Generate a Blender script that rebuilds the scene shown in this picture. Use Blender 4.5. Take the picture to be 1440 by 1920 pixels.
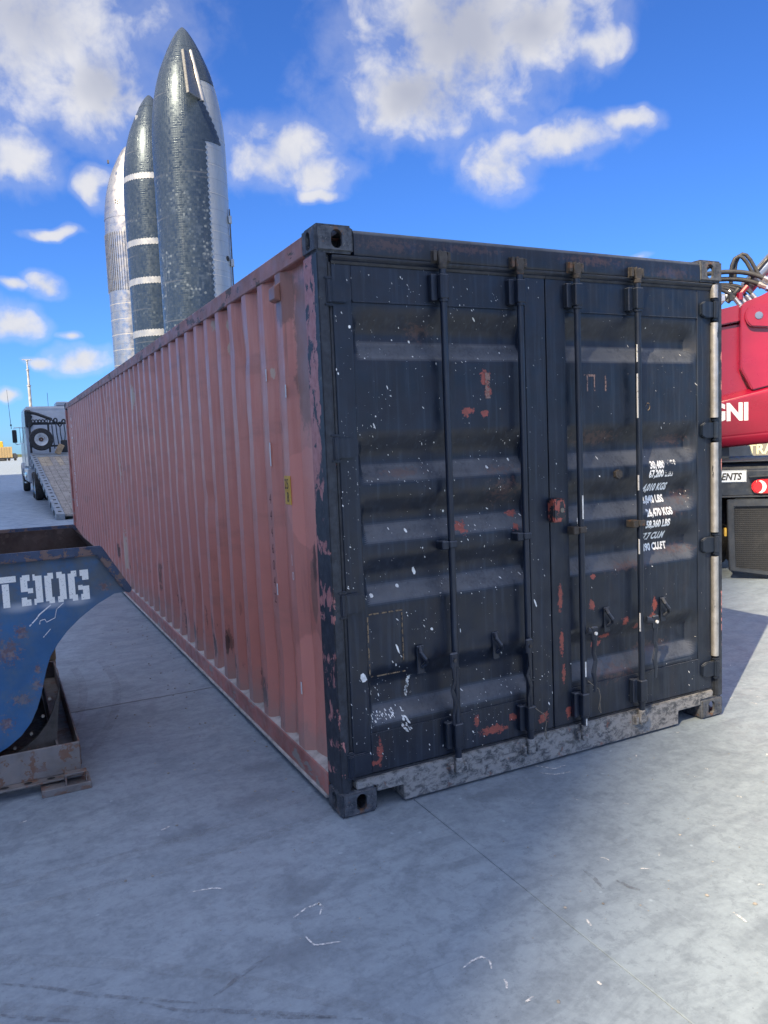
import bpy, bmesh, math, random
import numpy as np
from mathutils import Vector, Matrix, Euler
from mathutils import noise as mnoise

for _o in list(bpy.data.objects):
    bpy.data.objects.remove(_o, do_unlink=True)
SC = bpy.context.scene
COL = SC.collection
rad = math.radians

# ------------------------------------------------------------------ camera
def cam_axes(yaw, pitch, roll):
    cy, sy, cp, sp, cr, sr = math.cos(yaw), math.sin(yaw), math.cos(pitch), math.sin(pitch), math.cos(roll), math.sin(roll)
    f = Vector((sy*cp, cy*cp, sp)); r0 = Vector((cy, -sy, 0)); u0 = r0.cross(f)
    return r0*cr + u0*sr, u0*cr - r0*sr, f
CAM_LOC = Vector((-1.2746, -3.0665, 1.6727))
_R, _U, _F = cam_axes(rad(26.71), rad(-5.206), rad(-2.354))
cam = bpy.data.cameras.new('camera')
cam.sensor_fit = 'VERTICAL'; cam.sensor_height = 36.0; cam.lens = 1453.47/1920*36.0
cam.clip_start = 0.05; cam.clip_end = 20000
camo = bpy.data.objects.new('camera', cam); COL.objects.link(camo)
camo.matrix_world = Matrix(((_R.x, _U.x, -_F.x, CAM_LOC.x), (_R.y, _U.y, -_F.y, CAM_LOC.y), (_R.z, _U.z, -_F.z, CAM_LOC.z), (0, 0, 0, 1)))
SC.camera = camo

# ------------------------------------------------------------------ light
SUN_EL = rad(44.0)
SUN_TRAVEL = Vector((0.857*math.cos(SUN_EL), 0.515*math.cos(SUN_EL), -math.sin(SUN_EL)))
SUN_AZ = math.atan2(-0.857, -0.515)          # compass angle of the sun from +Y towards +X
sun = bpy.data.lights.new('sun', 'SUN'); sun.energy = 5.0; sun.angle = rad(0.42); sun.color = (1.0, 0.78, 0.48)
suno = bpy.data.objects.new('sun', sun); COL.objects.link(suno)
suno.rotation_euler = SUN_TRAVEL.to_track_quat('-Z', 'Y').to_euler()
SC.view_settings.view_transform = 'Standard'; SC.view_settings.look = 'None'
SC.view_settings.exposure = 1.22; SC.view_settings.gamma = 1.0; SC.view_settings.use_curve_mapping = False
SC.render.engine = 'CYCLES'
SC.cycles.use_denoising = True; SC.cycles.use_adaptive_sampling = True; SC.cycles.adaptive_threshold = .02
SC.cycles.max_bounces = 4; SC.cycles.caustics_reflective = False; SC.cycles.caustics_refractive = False
SC.cycles.sample_clamp_indirect = 6.0

# ------------------------------------------------------------------ node helper
class NT:
    def __init__(s, tree): s.t = tree; s.x = 0
    def n(s, kind, inp=None, **kw):
        nd = s.t.nodes.new(kind)
        for k, v in kw.items(): setattr(nd, k, v)
        for k, v in (inp or {}).items(): s.set(nd.inputs[k], v)
        return nd
    def set(s, sock, v):
        if isinstance(v, bpy.types.NodeSocket): s.t.links.new(v, sock)
        elif isinstance(v, bpy.types.Node): s.t.links.new(v.outputs[0], sock)
        else:
            if sock.type == 'RGBA' and len(v) == 3: v = (*v, 1)
            sock.default_value = v
    def m(s, op, a, b=0.0, c=None, clamp=False):
        nd = s.t.nodes.new('ShaderNodeMath'); nd.operation = op; nd.use_clamp = clamp
        s.set(nd.inputs[0], a); s.set(nd.inputs[1], b)
        if c is not None: s.set(nd.inputs[2], c)
        return nd.outputs[0]
    def v(s, op, a, b=None, c=None):
        nd = s.t.nodes.new('ShaderNodeVectorMath'); nd.operation = op
        s.set(nd.inputs[0], a)
        if b is not None: s.set(nd.inputs[1], b)
        if c is not None: s.set(nd.inputs[2], c)
        return nd.outputs['Value'] if op in ('LENGTH', 'DOT_PRODUCT', 'DISTANCE') else nd.outputs[0]
    def mix(s, f, a, b, mode='MIX'):
        nd = s.t.nodes.new('ShaderNodeMix'); nd.data_type = 'RGBA'; nd.blend_type = mode
        s.set(nd.inputs[0], f); s.set(nd.inputs[6], a); s.set(nd.inputs[7], b)
        return nd.outputs[2]
    def ss(s, x, lo, hi, a=0.0, b=1.0):
        nd = s.t.nodes.new('ShaderNodeMapRange'); nd.interpolation_type = 'SMOOTHSTEP'
        s.set(nd.inputs[0], x); s.set(nd.inputs[1], lo); s.set(nd.inputs[2], hi); s.set(nd.inputs[3], a); s.set(nd.inputs[4], b)
        return nd.outputs[0]
    def noise(s, vec, scale, detail=4, rough=.55, dist=0.0, out=0):
        nd = s.t.nodes.new('ShaderNodeTexNoise')
        s.set(nd.inputs['Vector'], vec); s.set(nd.inputs['Scale'], scale); s.set(nd.inputs['Detail'], detail)
        s.set(nd.inputs['Roughness'], rough); s.set(nd.inputs['Distortion'], dist)
        return nd.outputs[out]
    def vor(s, vec, scale, feature='F1', out='Distance', rnd=1.0):
        nd = s.t.nodes.new('ShaderNodeTexVoronoi'); nd.feature = feature
        s.set(nd.inputs['Vector'], vec); s.set(nd.inputs['Scale'], scale); s.set(nd.inputs['Randomness'], rnd)
        return nd.outputs[out]
    def scale(s, vec, sc): return s.v('MULTIPLY', vec, sc)
    def obj(s): return s.t.nodes.new('ShaderNodeTexCoord').outputs['Object']
    def sep(s, vec):
        nd = s.t.nodes.new('ShaderNodeSeparateXYZ'); s.set(nd.inputs[0], vec); return nd.outputs
    def blobs(s, vec, lst, axes):
        """1 at the centre of each ellipse falling to 0 at its rim and below beyond; axes = the two object axes used"""
        cur = None
        for (a, b, ra, rb) in lst:
            sc = [0, 0, 0]; of = [0, 0, 0]
            sc[axes[0]] = 1/ra; of[axes[0]] = -a/ra; sc[axes[1]] = 1/rb; of[axes[1]] = -b/rb
            d = s.v('LENGTH', s.v('MULTIPLY_ADD', vec, tuple(sc), tuple(of)))
            cur = d if cur is None else s.m('MINIMUM', cur, d)
        return s.m('SUBTRACT', 1.0, cur)
    def bump(s, h, strength=.3, dist=.01):
        nd = s.t.nodes.new('ShaderNodeBump'); nd.inputs['Strength'].default_value = strength; nd.inputs['Distance'].default_value = dist
        s.set(nd.inputs['Height'], h); return nd.outputs[0]

# ------------------------------------------------------------------ sky with clouds
world = bpy.data.worlds.new('World'); SC.world = world; world.cycles.sampling_method = 'MANUAL'; world.cycles.sample_map_resolution = 512; world.use_nodes = True
wt = world.node_tree; wt.nodes.clear(); W_ = NT(wt)
sky = W_.n('ShaderNodeTexSky', sky_type='NISHITA', sun_disc=False, sun_elevation=SUN_EL, sun_rotation=SUN_AZ, altitude=10.0, air_density=1.0, dust_density=0.3, ozone_density=2.0)
skyc = W_.mix(1.0, sky.outputs[0], (.20, .395, .76), 'MULTIPLY')   # phone cameras render the sky a deeper blue
dirv = W_.t.nodes.new('ShaderNodeTexCoord').outputs['Generated']
def azel_dir(a, e):
    a, e = rad(a), rad(e); return Vector((math.sin(a)*math.cos(e), math.cos(a)*math.cos(e), math.sin(e)))
CLOUDS = [(4.5,26.3,.135,.092),(8.7,23.4,.070,.058),(33.2,26.6,.118,.092),(30.2,23.0,.092,.046),(38.6,26.2,.080,.050),
 (2.8,18.57,.048,.031),(7.50,17.34,.018,.020),(42.6,24.6,.032,.020),(20.6,19.75,.062,.037),(23.0,18.5,.044,.022),(36.0,18.3,.040,.033),(40.2,19.3,.066,.021),(44.3,19.9,.036,.012),
 (23.07,17.17,.026,.008),(1.91,8.70,.032,.020),(5.83,6.33,.033,.0145),
 (4.36,11.14,.022,.013),(4.77,14.39,.025,.006),(1.08,4.08,.0135,.006),(5.44,7.84,.014,.005),(3.48,6.09,.018,.006),(44.90,11.83,.014,.005),(2.26,11.05,.018,.006)]
NBIG = 5
# unseen clouds, bigger than those in view, added to brighten the yard
_rc = random.Random(11)
for k in range(28):
    a = 70+k*9.9+_rc.uniform(-3, 3); e = [9, 26, 43, 17, 35][k % 5]+_rc.uniform(-3, 3)
    w = _rc.uniform(.10, .15)*(0.6+e/32); CLOUDS.append((a, e, w*1.15, w*_rc.uniform(.65, .8)))
CLOUDS += [(20, 50, .16, .12), (58, 50, .15, .11), (340, 46, .16, .11), (345, 28, .08, .05)]
xyz = W_.sep(dirv)
az = W_.m('ARCTAN2', xyz[0], xyz[1]); el = W_.m('ARCSINE', xyz[2])
ae0 = W_.n('ShaderNodeCombineXYZ', {0: az, 1: el, 2: 0.0}).outputs[0]
wob = W_.v('SUBTRACT', W_.noise(dirv, 18.0, 2, .6, out=1), (.5, .5, .5))
ae = W_.v('MULTIPLY_ADD', wob, (.04, .032, 0), ae0)
cur = None; big = None
for ci, (a, e, w, h) in enumerate(CLOUDS):
    ar = rad(a if a <= 180 else a-360); er = rad(e); wa = w/math.cos(er)
    d = W_.v('LENGTH', W_.v('MULTIPLY_ADD', ae, (1/wa, 1/h, 0), (-ar/wa, -er/h, 0)))
    cur = d if cur is None else W_.m('MINIMUM', cur, d)
    if ci == NBIG-1: big = W_.m('SUBTRACT', 1.0, cur)
body = W_.m('SUBTRACT', 1.0, cur); body = W_.m('MINIMUM', body, W_.m('MULTIPLY', body, 2.2))
n1 = W_.noise(dirv, 21.0, 6, .56, .2); n2 = W_.noise(dirv, 7.0, 4, .6)
top = W_.m('MULTIPLY_ADD', W_.ss(el, rad(48), rad(64)), W_.m('MULTIPLY_ADD', n2, 3.0, 2.0), -3.0)  # unseen overhead cloud cover, added to lift the light in the shade
body = W_.m('MAXIMUM', body, top)
dens = W_.m('ADD', body, W_.m('MULTIPLY', W_.m('SUBTRACT', n1, .5), 2.7))
cover = W_.ss(dens, -.42, .85)
thick = W_.ss(W_.m('ADD', big, W_.m('MULTIPLY', W_.m('SUBTRACT', n2, .5), 1.1)), .15, 1.05)
fine = W_.ss(n1, .3, .7)
lit = W_.mix(fine, (2.75, 2.85, 3.2), (3.25, 3.25, 3.4))
ccol = W_.mix(thick, lit, (1.95, 2.05, 2.45))
# clouds brightened towards the sun to add fill light to the shaded yard
sun_side_fill = W_.ss(W_.v('DOT_PRODUCT', dirv, tuple(-SUN_TRAVEL)), -.25, .95, 1.0, 2.3)
ccol = W_.v('SCALE', ccol); wt.links.new(sun_side_fill, ccol.node.inputs['Scale'])
alpha = W_.m('MAXIMUM', W_.m('MULTIPLY', cover, .96), W_.ss(dens, -1.25, .1, 0.0, .22))
skymix = W_.mix(alpha, skyc, ccol)
bg = W_.n('ShaderNodeBackground', {'Color': skymix, 'Strength': 0.108})
W_.n('ShaderNodeOutputWorld', {'Surface': bg})

# ------------------------------------------------------------------ mesh helper
class G:
    def __init__(s): s.v = []; s.f = []
    def add(s, vs, fs, M=None):
        b = len(s.v)
        s.v += [tuple(M @ Vector(p)) if M is not None else tuple(p) for p in vs]
        s.f += [tuple(b+i for i in f) for f in fs]; return s
    def box(s, x0, x1, y0, y1, z0, z1, M=None):
        vs = [(x, y, z) for z in (z0, z1) for y in (y0, y1) for x in (x0, x1)]
        return s.add(vs, [(0, 2, 3, 1), (4, 5, 7, 6), (0, 1, 5, 4), (1, 3, 7, 5), (3, 2, 6, 7), (2, 0, 4, 6)], M)
    def prism(s, pts, axis, a, b, M=None):
        """polygon pts in the plane across axis, from a to b; the pairs are (x,z) for 'y', (y,z) for 'x', (x,y) for 'z'"""
        def P(p, t): return (t, p[0], p[1]) if axis == 'x' else (p[0], t, p[1]) if axis == 'y' else (p[0], p[1], t)
        n = len(pts)
        return s.add([P(p, a) for p in pts] + [P(p, b) for p in pts],
                     [tuple(range(n))[::-1], tuple(range(n, 2*n))] + [(i, (i+1) % n, n+(i+1) % n, n+i) for i in range(n)], M)
    def tube(s, path, r, n=8, caps=True, flat=1.0, M=None):
        path = [Vector(p) for p in path]; m = len(path); vs = []; fs = []
        up = None
        for i, p in enumerate(path):
            t = (path[min(i+1, m-1)] - path[max(i-1, 0)]).normalized()
            if up is None:
                up = Vector((0, 0, 1)) if abs(t.z) < .9 else Vector((1, 0, 0))
            a = (up - t*up.dot(t)).normalized(); b = t.cross(a); up = a
            rr = r[i] if isinstance(r, (list, tuple)) else r
            for k in range(n):
                th = 2*math.pi*k/n; vs.append(p + a*rr*math.cos(th) + b*rr*flat*math.sin(th))
        for i in range(m-1):
            for k in range(n):
                fs.append((i*n+k, i*n+(k+1) % n, (i+1)*n+(k+1) % n, (i+1)*n+k))
        if caps: fs += [tuple(range(n))[::-1], tuple(range((m-1)*n, m*n))]
        return s.add(vs, fs, M)
    def lathe(s, prof, n=32, M=None, a0=0.0, a1=2*math.pi):
        full = abs(a1-a0-2*math.pi) < 1e-6; c = n if full else n+1; vs = []; fs = []
        for (r, z) in prof:
            for k in range(c):
                th = a0+(a1-a0)*k/n; vs.append((r*math.cos(th), r*math.sin(th), z))
        for i in range(len(prof)-1):
            for k in range(n):
                k2 = (k+1) % c; fs.append((i*c+k, i*c+k2, (i+1)*c+k2, (i+1)*c+k))
        return s.add(vs, fs, M)
    def ribbon(s, path, width, nrm=(0, 0, 1), M=None):
        path = [Vector(p) for p in path]; nv = Vector(nrm); m = len(path); vs = []; fs = []
        for i, p in enumerate(path):
            t = (path[min(i+1, m-1)] - path[max(i-1, 0)]).normalized(); sd = nv.cross(t).normalized()
            w = width[i] if isinstance(width, (list, tuple)) else width
            vs += [p - sd*w/2, p + sd*w/2]
        for i in range(m-1): fs.append((2*i, 2*i+1, 2*i+3, 2*i+2))
        return s.add(vs, fs, M)
    def grid(s, fn, us, vs_):
        nu, nv = len(us), len(vs_)
        return s.add([fn(u, v) for v in vs_ for u in us], [(j*nu+i, j*nu+i+1, (j+1)*nu+i+1, (j+1)*nu+i) for j in range(nv-1) for i in range(nu-1)])
    def mesh(s, name, bevel=0.0, smooth=None, seg=1, recalc=True):
        me = bpy.data.meshes.new(name); me.from_pydata(s.v, [], s.f)
        if bevel or recalc:
            bm = bmesh.new(); bm.from_mesh(me)
            if recalc: bmesh.ops.recalc_face_normals(bm, faces=bm.faces)
            if bevel:
                es = [e for e in bm.edges if len(e.link_faces) == 2 and e.calc_face_angle(0) > .5]
                bmesh.ops.bevel(bm, geom=es, offset=bevel, segments=seg, affect='EDGES', clamp_overlap=True)
            bm.to_mesh(me); bm.free()
        if smooth is not None:
            for p in me.polygons: p.use_smooth = True
            me.set_sharp_from_angle(angle=rad(smooth))
        return me
    def out(s, name, mat, parent=None, bevel=0.0, smooth=None, seg=1, recalc=True, **tags):
        return put(name, s.mesh(name, bevel, smooth, seg, recalc), mat, parent, **tags)
def put(name, me, mat, parent=None, loc=None, rot=None, sc=None, **tags):
    o = bpy.data.objects.new(name, me); COL.objects.link(o)
    if me is not None and mat is not None and not me.materials: me.materials.append(MAT[mat])
    if parent is not None: o.parent = parent
    if loc: o.location = loc
    if rot: o.rotation_euler = rot
    if sc: o.scale = sc
    for k, v in tags.items(): o[k] = v
    return o
def thing(name, label, cat, loc=(0, 0, 0), rz=0.0, group=None, rot=None):
    o = bpy.data.objects.new(name, None); COL.objects.link(o); o.location = loc
    o.rotation_euler = rot if rot else (0, 0, rz); o.empty_display_size = .2
    o['label'] = label; o['category'] = cat
    if group: o['group'] = group
    return o
def text_geo(txt, size, bold=0.0, shear=0.0, sx=1.0, spacing=1.0):
    """flat letter outlines as (verts2d, faces), origin bottom-left"""
    cu = bpy.data.curves.new('lettering', 'FONT'); cu.body = txt; cu.size = size; cu.offset = bold; cu.shear = shear; cu.space_character = spacing
    cu.resolution_u = 3
    o = bpy.data.objects.new('lettering', cu); COL.objects.link(o)
    me = o.to_mesh()
    vs = [(v.co.x*sx, v.co.y) for v in me.vertices]; fs = [tuple(p.vertices) for p in me.polygons]
    o.to_mesh_clear(); bpy.data.objects.remove(o, do_unlink=True); bpy.data.curves.remove(cu)
    return vs, fs
def refine(me, maxlen):
    bm = bmesh.new(); bm.from_mesh(me); bmesh.ops.triangulate(bm, faces=bm.faces)
    for _ in range(4):
        es = [e for e in bm.edges if e.calc_length() > maxlen]
        if not es: break
        bmesh.ops.subdivide_edges(bm, edges=es, cuts=1)
        bmesh.ops.triangulate(bm, faces=[f for f in bm.faces if len(f.verts) > 3])
    bm.to_mesh(me); bm.free()

# ------------------------------------------------------------------ materials
MAT = {}
def material(name):
    m = bpy.data.materials.new(name); m.use_nodes = True; t = m.node_tree; t.nodes.clear(); MAT[name] = m
    nt = NT(t); b = nt.n('ShaderNodeBsdfPrincipled'); nt.n('ShaderNodeOutputMaterial', {'Surface': b})
    return nt, b
def paint(name, col, rough=.45, metal=0.0, var=.25, vs=4.0, chip=None, thr=.64, cs=9.0, stretch=(1, 1, 1), dust=None, damt=.5, bump=.15, coat=0.0):
    nt, b = material(name); c = nt.obj()
    n = nt.noise(c, vs, 6, .6)
    col2 = nt.mix(nt.ss(n, .3, .7), tuple(x*(1-var) for x in col), tuple(min(1, x*(1+var)) for x in col))
    h = nt.noise(c, vs*14, 4, .6)
    if chip:
        m = nt.ss(nt.noise(nt.scale(c, stretch), cs, 9, .68, .2), thr, thr+.02); col2 = nt.mix(m, col2, chip); h = nt.m('SUBTRACT', h, m)
    if dust:
        m = nt.m('MULTIPLY', nt.ss(nt.noise(c, vs*2.3, 7, .65), .4, .75), damt); col2 = nt.mix(m, col2, dust)
    nt.set(b.inputs['Base Color'], col2); b.inputs['Metallic'].default_value = metal
    nt.set(b.inputs['Roughness'], nt.ss(nt.noise(c, vs*3, 5), .25, .75, rough*.75, min(1, rough*1.3)))
    if coat: b.inputs['Coat Weight'].default_value = coat; b.inputs['Coat Roughness'].default_value = .08
    if bump: nt.set(b.inputs['Normal'], nt.bump(h, bump, .004))
    return nt, b
# concrete
def concrete(name):
    nt, b = material(name); c = nt.n('ShaderNodeNewGeometry').outputs['Position']
    big = nt.noise(c, .55, 3, .6, .3); mid = nt.noise(c, 3.2, 6, .66, .5); fine = nt.noise(c, 40, 4, .7)
    swirl = nt.noise(nt.v('ADD', nt.scale(c, (1.1, 3.4, 1)), nt.scale(nt.noise(c, 1.2, 2, out=1), (1.6, 1.6, 0))), 3.0, 5, .66)
    col = nt.mix(nt.ss(big, .3, .7), (.43, .43, .43), (.50, .498, .49))
    col = nt.mix(nt.m('MULTIPLY', nt.ss(mid, .44, .66), .6), col, (.33, .335, .345))
    col = nt.mix(nt.m('MULTIPLY', nt.ss(swirl, .45, .63), .62), col, (.31, .313, .32))
    col = nt.mix(nt.m('MULTIPLY', nt.ss(nt.noise(c, 1.5, 6, .72, .8), .56, .68), .6), col, (.26, .265, .275))
    g2 = nt.noise(c, 15, 6, .80, .3); col = nt.mix(nt.m('MULTIPLY', nt.ss(g2, .49, .60), .5), col, (.27, .273, .28)); col = nt.mix(nt.m('MULTIPLY', nt.ss(g2, .45, .34), .3), col, (.60, .595, .58))
    grit = nt.ss(fine, .34, .66); col = nt.mix(nt.m('MULTIPLY', grit, .22), col, (.64, .636, .625))
    spot = nt.vor(nt.v('ADD', c, nt.scale(nt.noise(c, 9, 3, out=1), (.06, .06, 0))), 11.0)
    sp = nt.m('MULTIPLY', nt.ss(spot, .13, .05), nt.ss(nt.noise(c, 2.3, 3), .52, .62)); col = nt.mix(nt.m('MULTIPLY', sp, .6), col, (.78, .775, .76))
    pit = nt.ss(nt.vor(c, 29.0), .085, .04); col = nt.mix(nt.m('MULTIPLY', pit, .55), col, (.13, .13, .14))
    scr = nt.noise(nt.scale(c, (16, 1.6, 1)), 2.5, 6, .7, .9); col = nt.mix(nt.m('MULTIPLY', nt.ss(scr, .655, .69), .35), col, (.58, .58, .58))
    scr2 = nt.noise(nt.scale(c, (1.3, 20, 1)), 2.1, 6, .7, .9); col = nt.mix(nt.m('MULTIPLY', nt.ss(scr2, .66, .70), .3), col, (.2, .2, .215))
    # dark oily stains that lie on the yard
    st = nt.ss(nt.m('ADD', nt.blobs(c, [(.68, -.12, .22, .12), (-.33, -.42, .2, .14), (-.62, .25, .22, .1), (.62, -1.72, .22, .1), (-.3, .4, .3, .15), (.95, -1.45, .3, .12), (-.55, -.75, .4, .14), (-.1, .75, .3, .12)], (0, 1)), nt.m('MULTIPLY', nt.m('SUBTRACT', nt.noise(c, 7, 8, .72, .6), .5), 2.4)), .1, .9)
    col = nt.mix(nt.m('MULTIPLY', st, .5), col, (.22, .225, .235))
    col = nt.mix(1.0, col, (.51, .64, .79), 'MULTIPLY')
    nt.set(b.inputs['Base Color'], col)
    nt.set(b.inputs['Roughness'], nt.ss(mid, .3, .7, .42, .68)); b.inputs['Specular IOR Level'].default_value = .5
    hh = nt.m('ADD', nt.m('MULTIPLY', fine, .5), nt.m('ADD', nt.m('MULTIPLY', mid, .6), nt.m('MULTIPLY', pit, -.6)))
    nt.set(b.inputs['Normal'], nt.bump(hh, .3, .006))
concrete('concrete')
paint('joint_filler', (.15, .15, .155), .9, vs=20)
def mark(name, col, amt, scale):
    nt, b = material(name); c = nt.obj(); b.inputs['Base Color'].default_value = (*col, 1); b.inputs['Roughness'].default_value = .85
    nt.set(b.inputs['Alpha'], nt.m('MULTIPLY', nt.ss(nt.noise(c, scale, 6, .75), .36, .62), amt))
mark('scrape_white', (.80, .81, .82), .85, 60); mark('skid_dark', (.12, .12, .135), .34, 24)
paint('gravel', (.28, .27, .26), .9, var=.4, vs=9)

# container paints ---------------------------------------------------
CHIPS = [(.850,1.955,.036,.05),(.864,1.886,.026,.045),(.749,1.795,.04,.03),(.845,1.786,.028,.03),(.69,1.254,.045,.042),(1.011,1.292,.04,.024),(1.009,1.227,.029,.024),(1.268,.836,.019,.1),(1.272,.604,.019,.084),(1.282,.442,.016,.073),
 (.838,.233,.105,.032),(.737,.297,.019,.037),(.953,.272,.033,.027),(1.145,.233,.044,.036),(1.309,.229,.024,.046),(.211,.264,.02,.075),(.182,.215,.038,.015),(.129,.242,.03,.022),(1.619,.158,.069,.015),(1.932,.72,.03,.045),(1.919,.638,.03,.042),
 (1.716,.652,.03,.03),(1.544,.547,.046,.026),(1.597,.582,.05,.02),(1.236,1.297,.034,.034),(1.483,.771,.024,.04),(1.819,.608,.028,.024),(1.493,.92,.022,.017)]
RUSTS = [(.4,1.53,.17,.036),(.929,1.514,.15,.034),(2.15,1.301,.12,.07),(2.026,1.221,.18,.05),(1.747,.954,.26,.045),(2.106,1.006,.18,.05),(1.623,.388,.25,.08),(1.937,.47,.22,.05),(1.537,1.648,.24,.06),(.51,2.164,.1,.07),(2.1,1.62,.16,.05),(.95,1.42,.14,.09)]
def door_paint(name, chips, rusts, extra=.0, axes=(0, 2)):
    nt, b = material(name); c = nt.obj()
    n = nt.noise(c, 5, 6, .6); streak = nt.noise(nt.scale(c, (26, 26, 1.1)), 1.6, 6, .62)
    col = nt.mix(nt.ss(n, .3, .7), (.005, .010, .022), (.010, .017, .035))
    col = nt.mix(nt.m('MULTIPLY', nt.ss(streak, .48, .72), .5), col, (.035, .05, .078))
    brown = nt.ss(nt.m('ADD', nt.noise(nt.scale(c, (3, 3, .8)), 3, 6, .6), extra), .56, .74)
    col = nt.mix(nt.m('MULTIPLY', brown, .3), col, (.035, .024, .02))
    # dust on upward slopes, also painting in the sky light they catch
    nz = nt.sep(nt.n('ShaderNodeNewGeometry').outputs['True Normal'])[2]
    grain = nt.noise(nt.scale(c, (1, 1, .7)), 75, 5, .7)
    dust = nt.m('MULTIPLY', nt.ss(nz, .12, .45), nt.ss(nt.m('ADD', nt.noise(c, 9, 6, .7), nt.m('MULTIPLY', nt.m('SUBTRACT', grain, .5), .8)), .0, .62))
    col = nt.mix(nt.m('MULTIPLY', nt.m('MULTIPLY', dust, nt.ss(nt.noise(c, 3.1, 4, .6), .2, .7, .5, 1.0)), .75), col, (.12, .134, .16))
    edge = nt.noise(c, 46, 8, .72)
    if rusts:
        rm = nt.ss(nt.m('ADD', nt.blobs(c, rusts, axes), nt.m('MULTIPLY', nt.m('SUBTRACT', nt.noise(c, 44, 9, .76), .5), 4.2)), .3, .95)
        col = nt.mix(nt.m('MULTIPLY', rm, .5), col, (.115, .062, .052))
    h = nt.m('MULTIPLY', n, .3)
    if chips:
        cm = nt.ss(nt.m('ADD', nt.blobs(c, chips, axes), nt.m('MULTIPLY', nt.m('SUBTRACT', edge, .5), 3.0)), .30, .40)
        col = nt.mix(cm, col, nt.mix(nt.ss(nt.noise(c, 90, 3), .35, .65), (.33, .075, .062), (.23, .065, .05)))
        h = nt.m('SUBTRACT', h, cm)
    fl = nt.ss(nt.noise(c, 130, 4, .8), .69, .73); col = nt.mix(nt.m('MULTIPLY', fl, .5), col, (.25, .26, .28))
    sc = nt.noise(nt.scale(c, (40, 40, 4)), 3.0, 5, .75, .8); col = nt.mix(nt.m('MULTIPLY', nt.ss(sc, .69, .72), .5), col, (.16, .18, .21))
    nt.set(b.inputs['Base Color'], col)
    nt.set(b.inputs['Roughness'], nt.ss(nt.noise(c, 14, 5), .25, .75, .28, .55)); b.inputs['Specular IOR Level'].default_value = .5
    nt.set(b.inputs['Normal'], nt.bump(nt.m('ADD', h, nt.m('MULTIPLY', grain, .5)), .3, .003))
door_paint('black_door_paint', CHIPS, RUSTS)
door_paint('black_hardware_paint', None, None, -.05)
door_paint('faded_header_paint', None, [(.35,2.52,.25,.05),(.75,2.53,.3,.03),(2.05,2.5,.25,.05),(1.5,2.53,.3,.04)], .0)
# corner posts: black over peeling red primer
def post_paint(name, side, low):
    nt, b = material(name); c = nt.obj(); x, y, z = nt.sep(c)
    pn = nt.noise(nt.scale(c, (1, 1, .55)), 17, 10, .70, .5)
    # how much primer shows: the side flank of the post lost most of its black above 1.3 m
    flank = nt.m('MULTIPLY', nt.ss(y, .02, .055), nt.ss(z, 1.2, 1.55))
    amt = nt.m('MULTIPLY_ADD', flank, side, -.17)
    amt = nt.m('ADD', amt, nt.m('MULTIPLY', nt.ss(nt.blobs(c, low, (0, 2)), -.1, .7), .17))
    m = nt.ss(nt.m('ADD', pn, amt), .52, .535)
    black = nt.mix(nt.ss(nt.noise(c, 22, 6, .65), .35, .7), (.012, .016, .026), (.034, .042, .058))
    red = nt.mix(nt.ss(nt.noise(c, 30, 5), .3, .7), (.40, .15, .14), (.50, .225, .21))
    col = nt.mix(m, black, red)
    ol = nt.m('MULTIPLY', nt.ss(nt.noise(c, 26, 8, .75), .63, .66), .7); col = nt.mix(ol, col, (.17, .155, .12))
    wh = nt.ss(nt.noise(nt.scale(c, (30, 30, 8)), 2.4, 5, .8), .71, .73); col = nt.mix(nt.m('MULTIPLY', wh, .8), col, (.45, .48, .52))
    nt.set(b.inputs['Base Color'], col); b.inputs['Roughness'].default_value = .5
    nt.set(b.inputs['Normal'], nt.bump(nt.m('SUBTRACT', nt.m('MULTIPLY', nt.noise(c, 60, 4), .4), m), .4, .003))
post_paint('peeling_post_paint', .24, [(.004,1.22,.02,.06),(.004,.999,.02,.09),(.004,.681,.022,.13),(.008,.47,.02,.1),(.004,.9,.016,.04),(.02,.331,.04,.05),(.01,.2,.03,.04)])
post_paint('far_post_paint', .1, [(2.43,1.55,.012,.2),(2.43,.6,.012,.3),(2.43,2.0,.012,.2)])
def casting_paint():
    nt, b = material('casting_paint'); c = nt.obj(); n = nt.noise(c, 26, 9, .7)
    col = nt.mix(nt.ss(n, .36, .62), (.02, .026, .04), (.085, .095, .115))
    col = nt.mix(nt.m('MULTIPLY', nt.ss(nt.noise(c, 17, 8, .7), .56, .62), .8), col, (.15, .085, .055))
    col = nt.mix(nt.m('MULTIPLY', nt.ss(nt.noise(c, 44, 8, .75), .60, .63), .7), col, (.30, .28, .25))
    nt.set(b.inputs['Base Color'], col); b.inputs['Roughness'].default_value = .6
    nt.set(b.inputs['Normal'], nt.bump(nt.noise(c, 70, 5), .5, .004))
casting_paint()
def sill_paint():
    nt, b = material('scraped_sill_paint'); c = nt.obj(); n = nt.noise(nt.scale(c, (.8, 1, 1.2)), 26, 10, .76, .4)
    col = nt.mix(nt.ss(n, .44, .60), (.26, .262, .265), (.05, .057, .068))
    col = nt.mix(nt.m('MULTIPLY', nt.ss(nt.noise(c, 7, 6, .65), .35, .8), .4), col, (.33, .325, .315))
    col = nt.mix(nt.m('MULTIPLY', nt.ss(nt.noise(c, 15, 8, .7), .62, .65), .6), col, (.24, .10, .07))
    col = nt.mix(nt.ss(nt.noise(nt.scale(c, (4, 4, 14)), 4, 8, .75), .66, .68), col, (.42, .43, .44))
    nt.set(b.inputs['Base Color'], col); b.inputs['Roughness'].default_value = .7
    nt.set(b.inputs['Normal'], nt.bump(nt.m('ADD', n, nt.noise(c, 60, 5)), .5, .004))
sill_paint()
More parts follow.
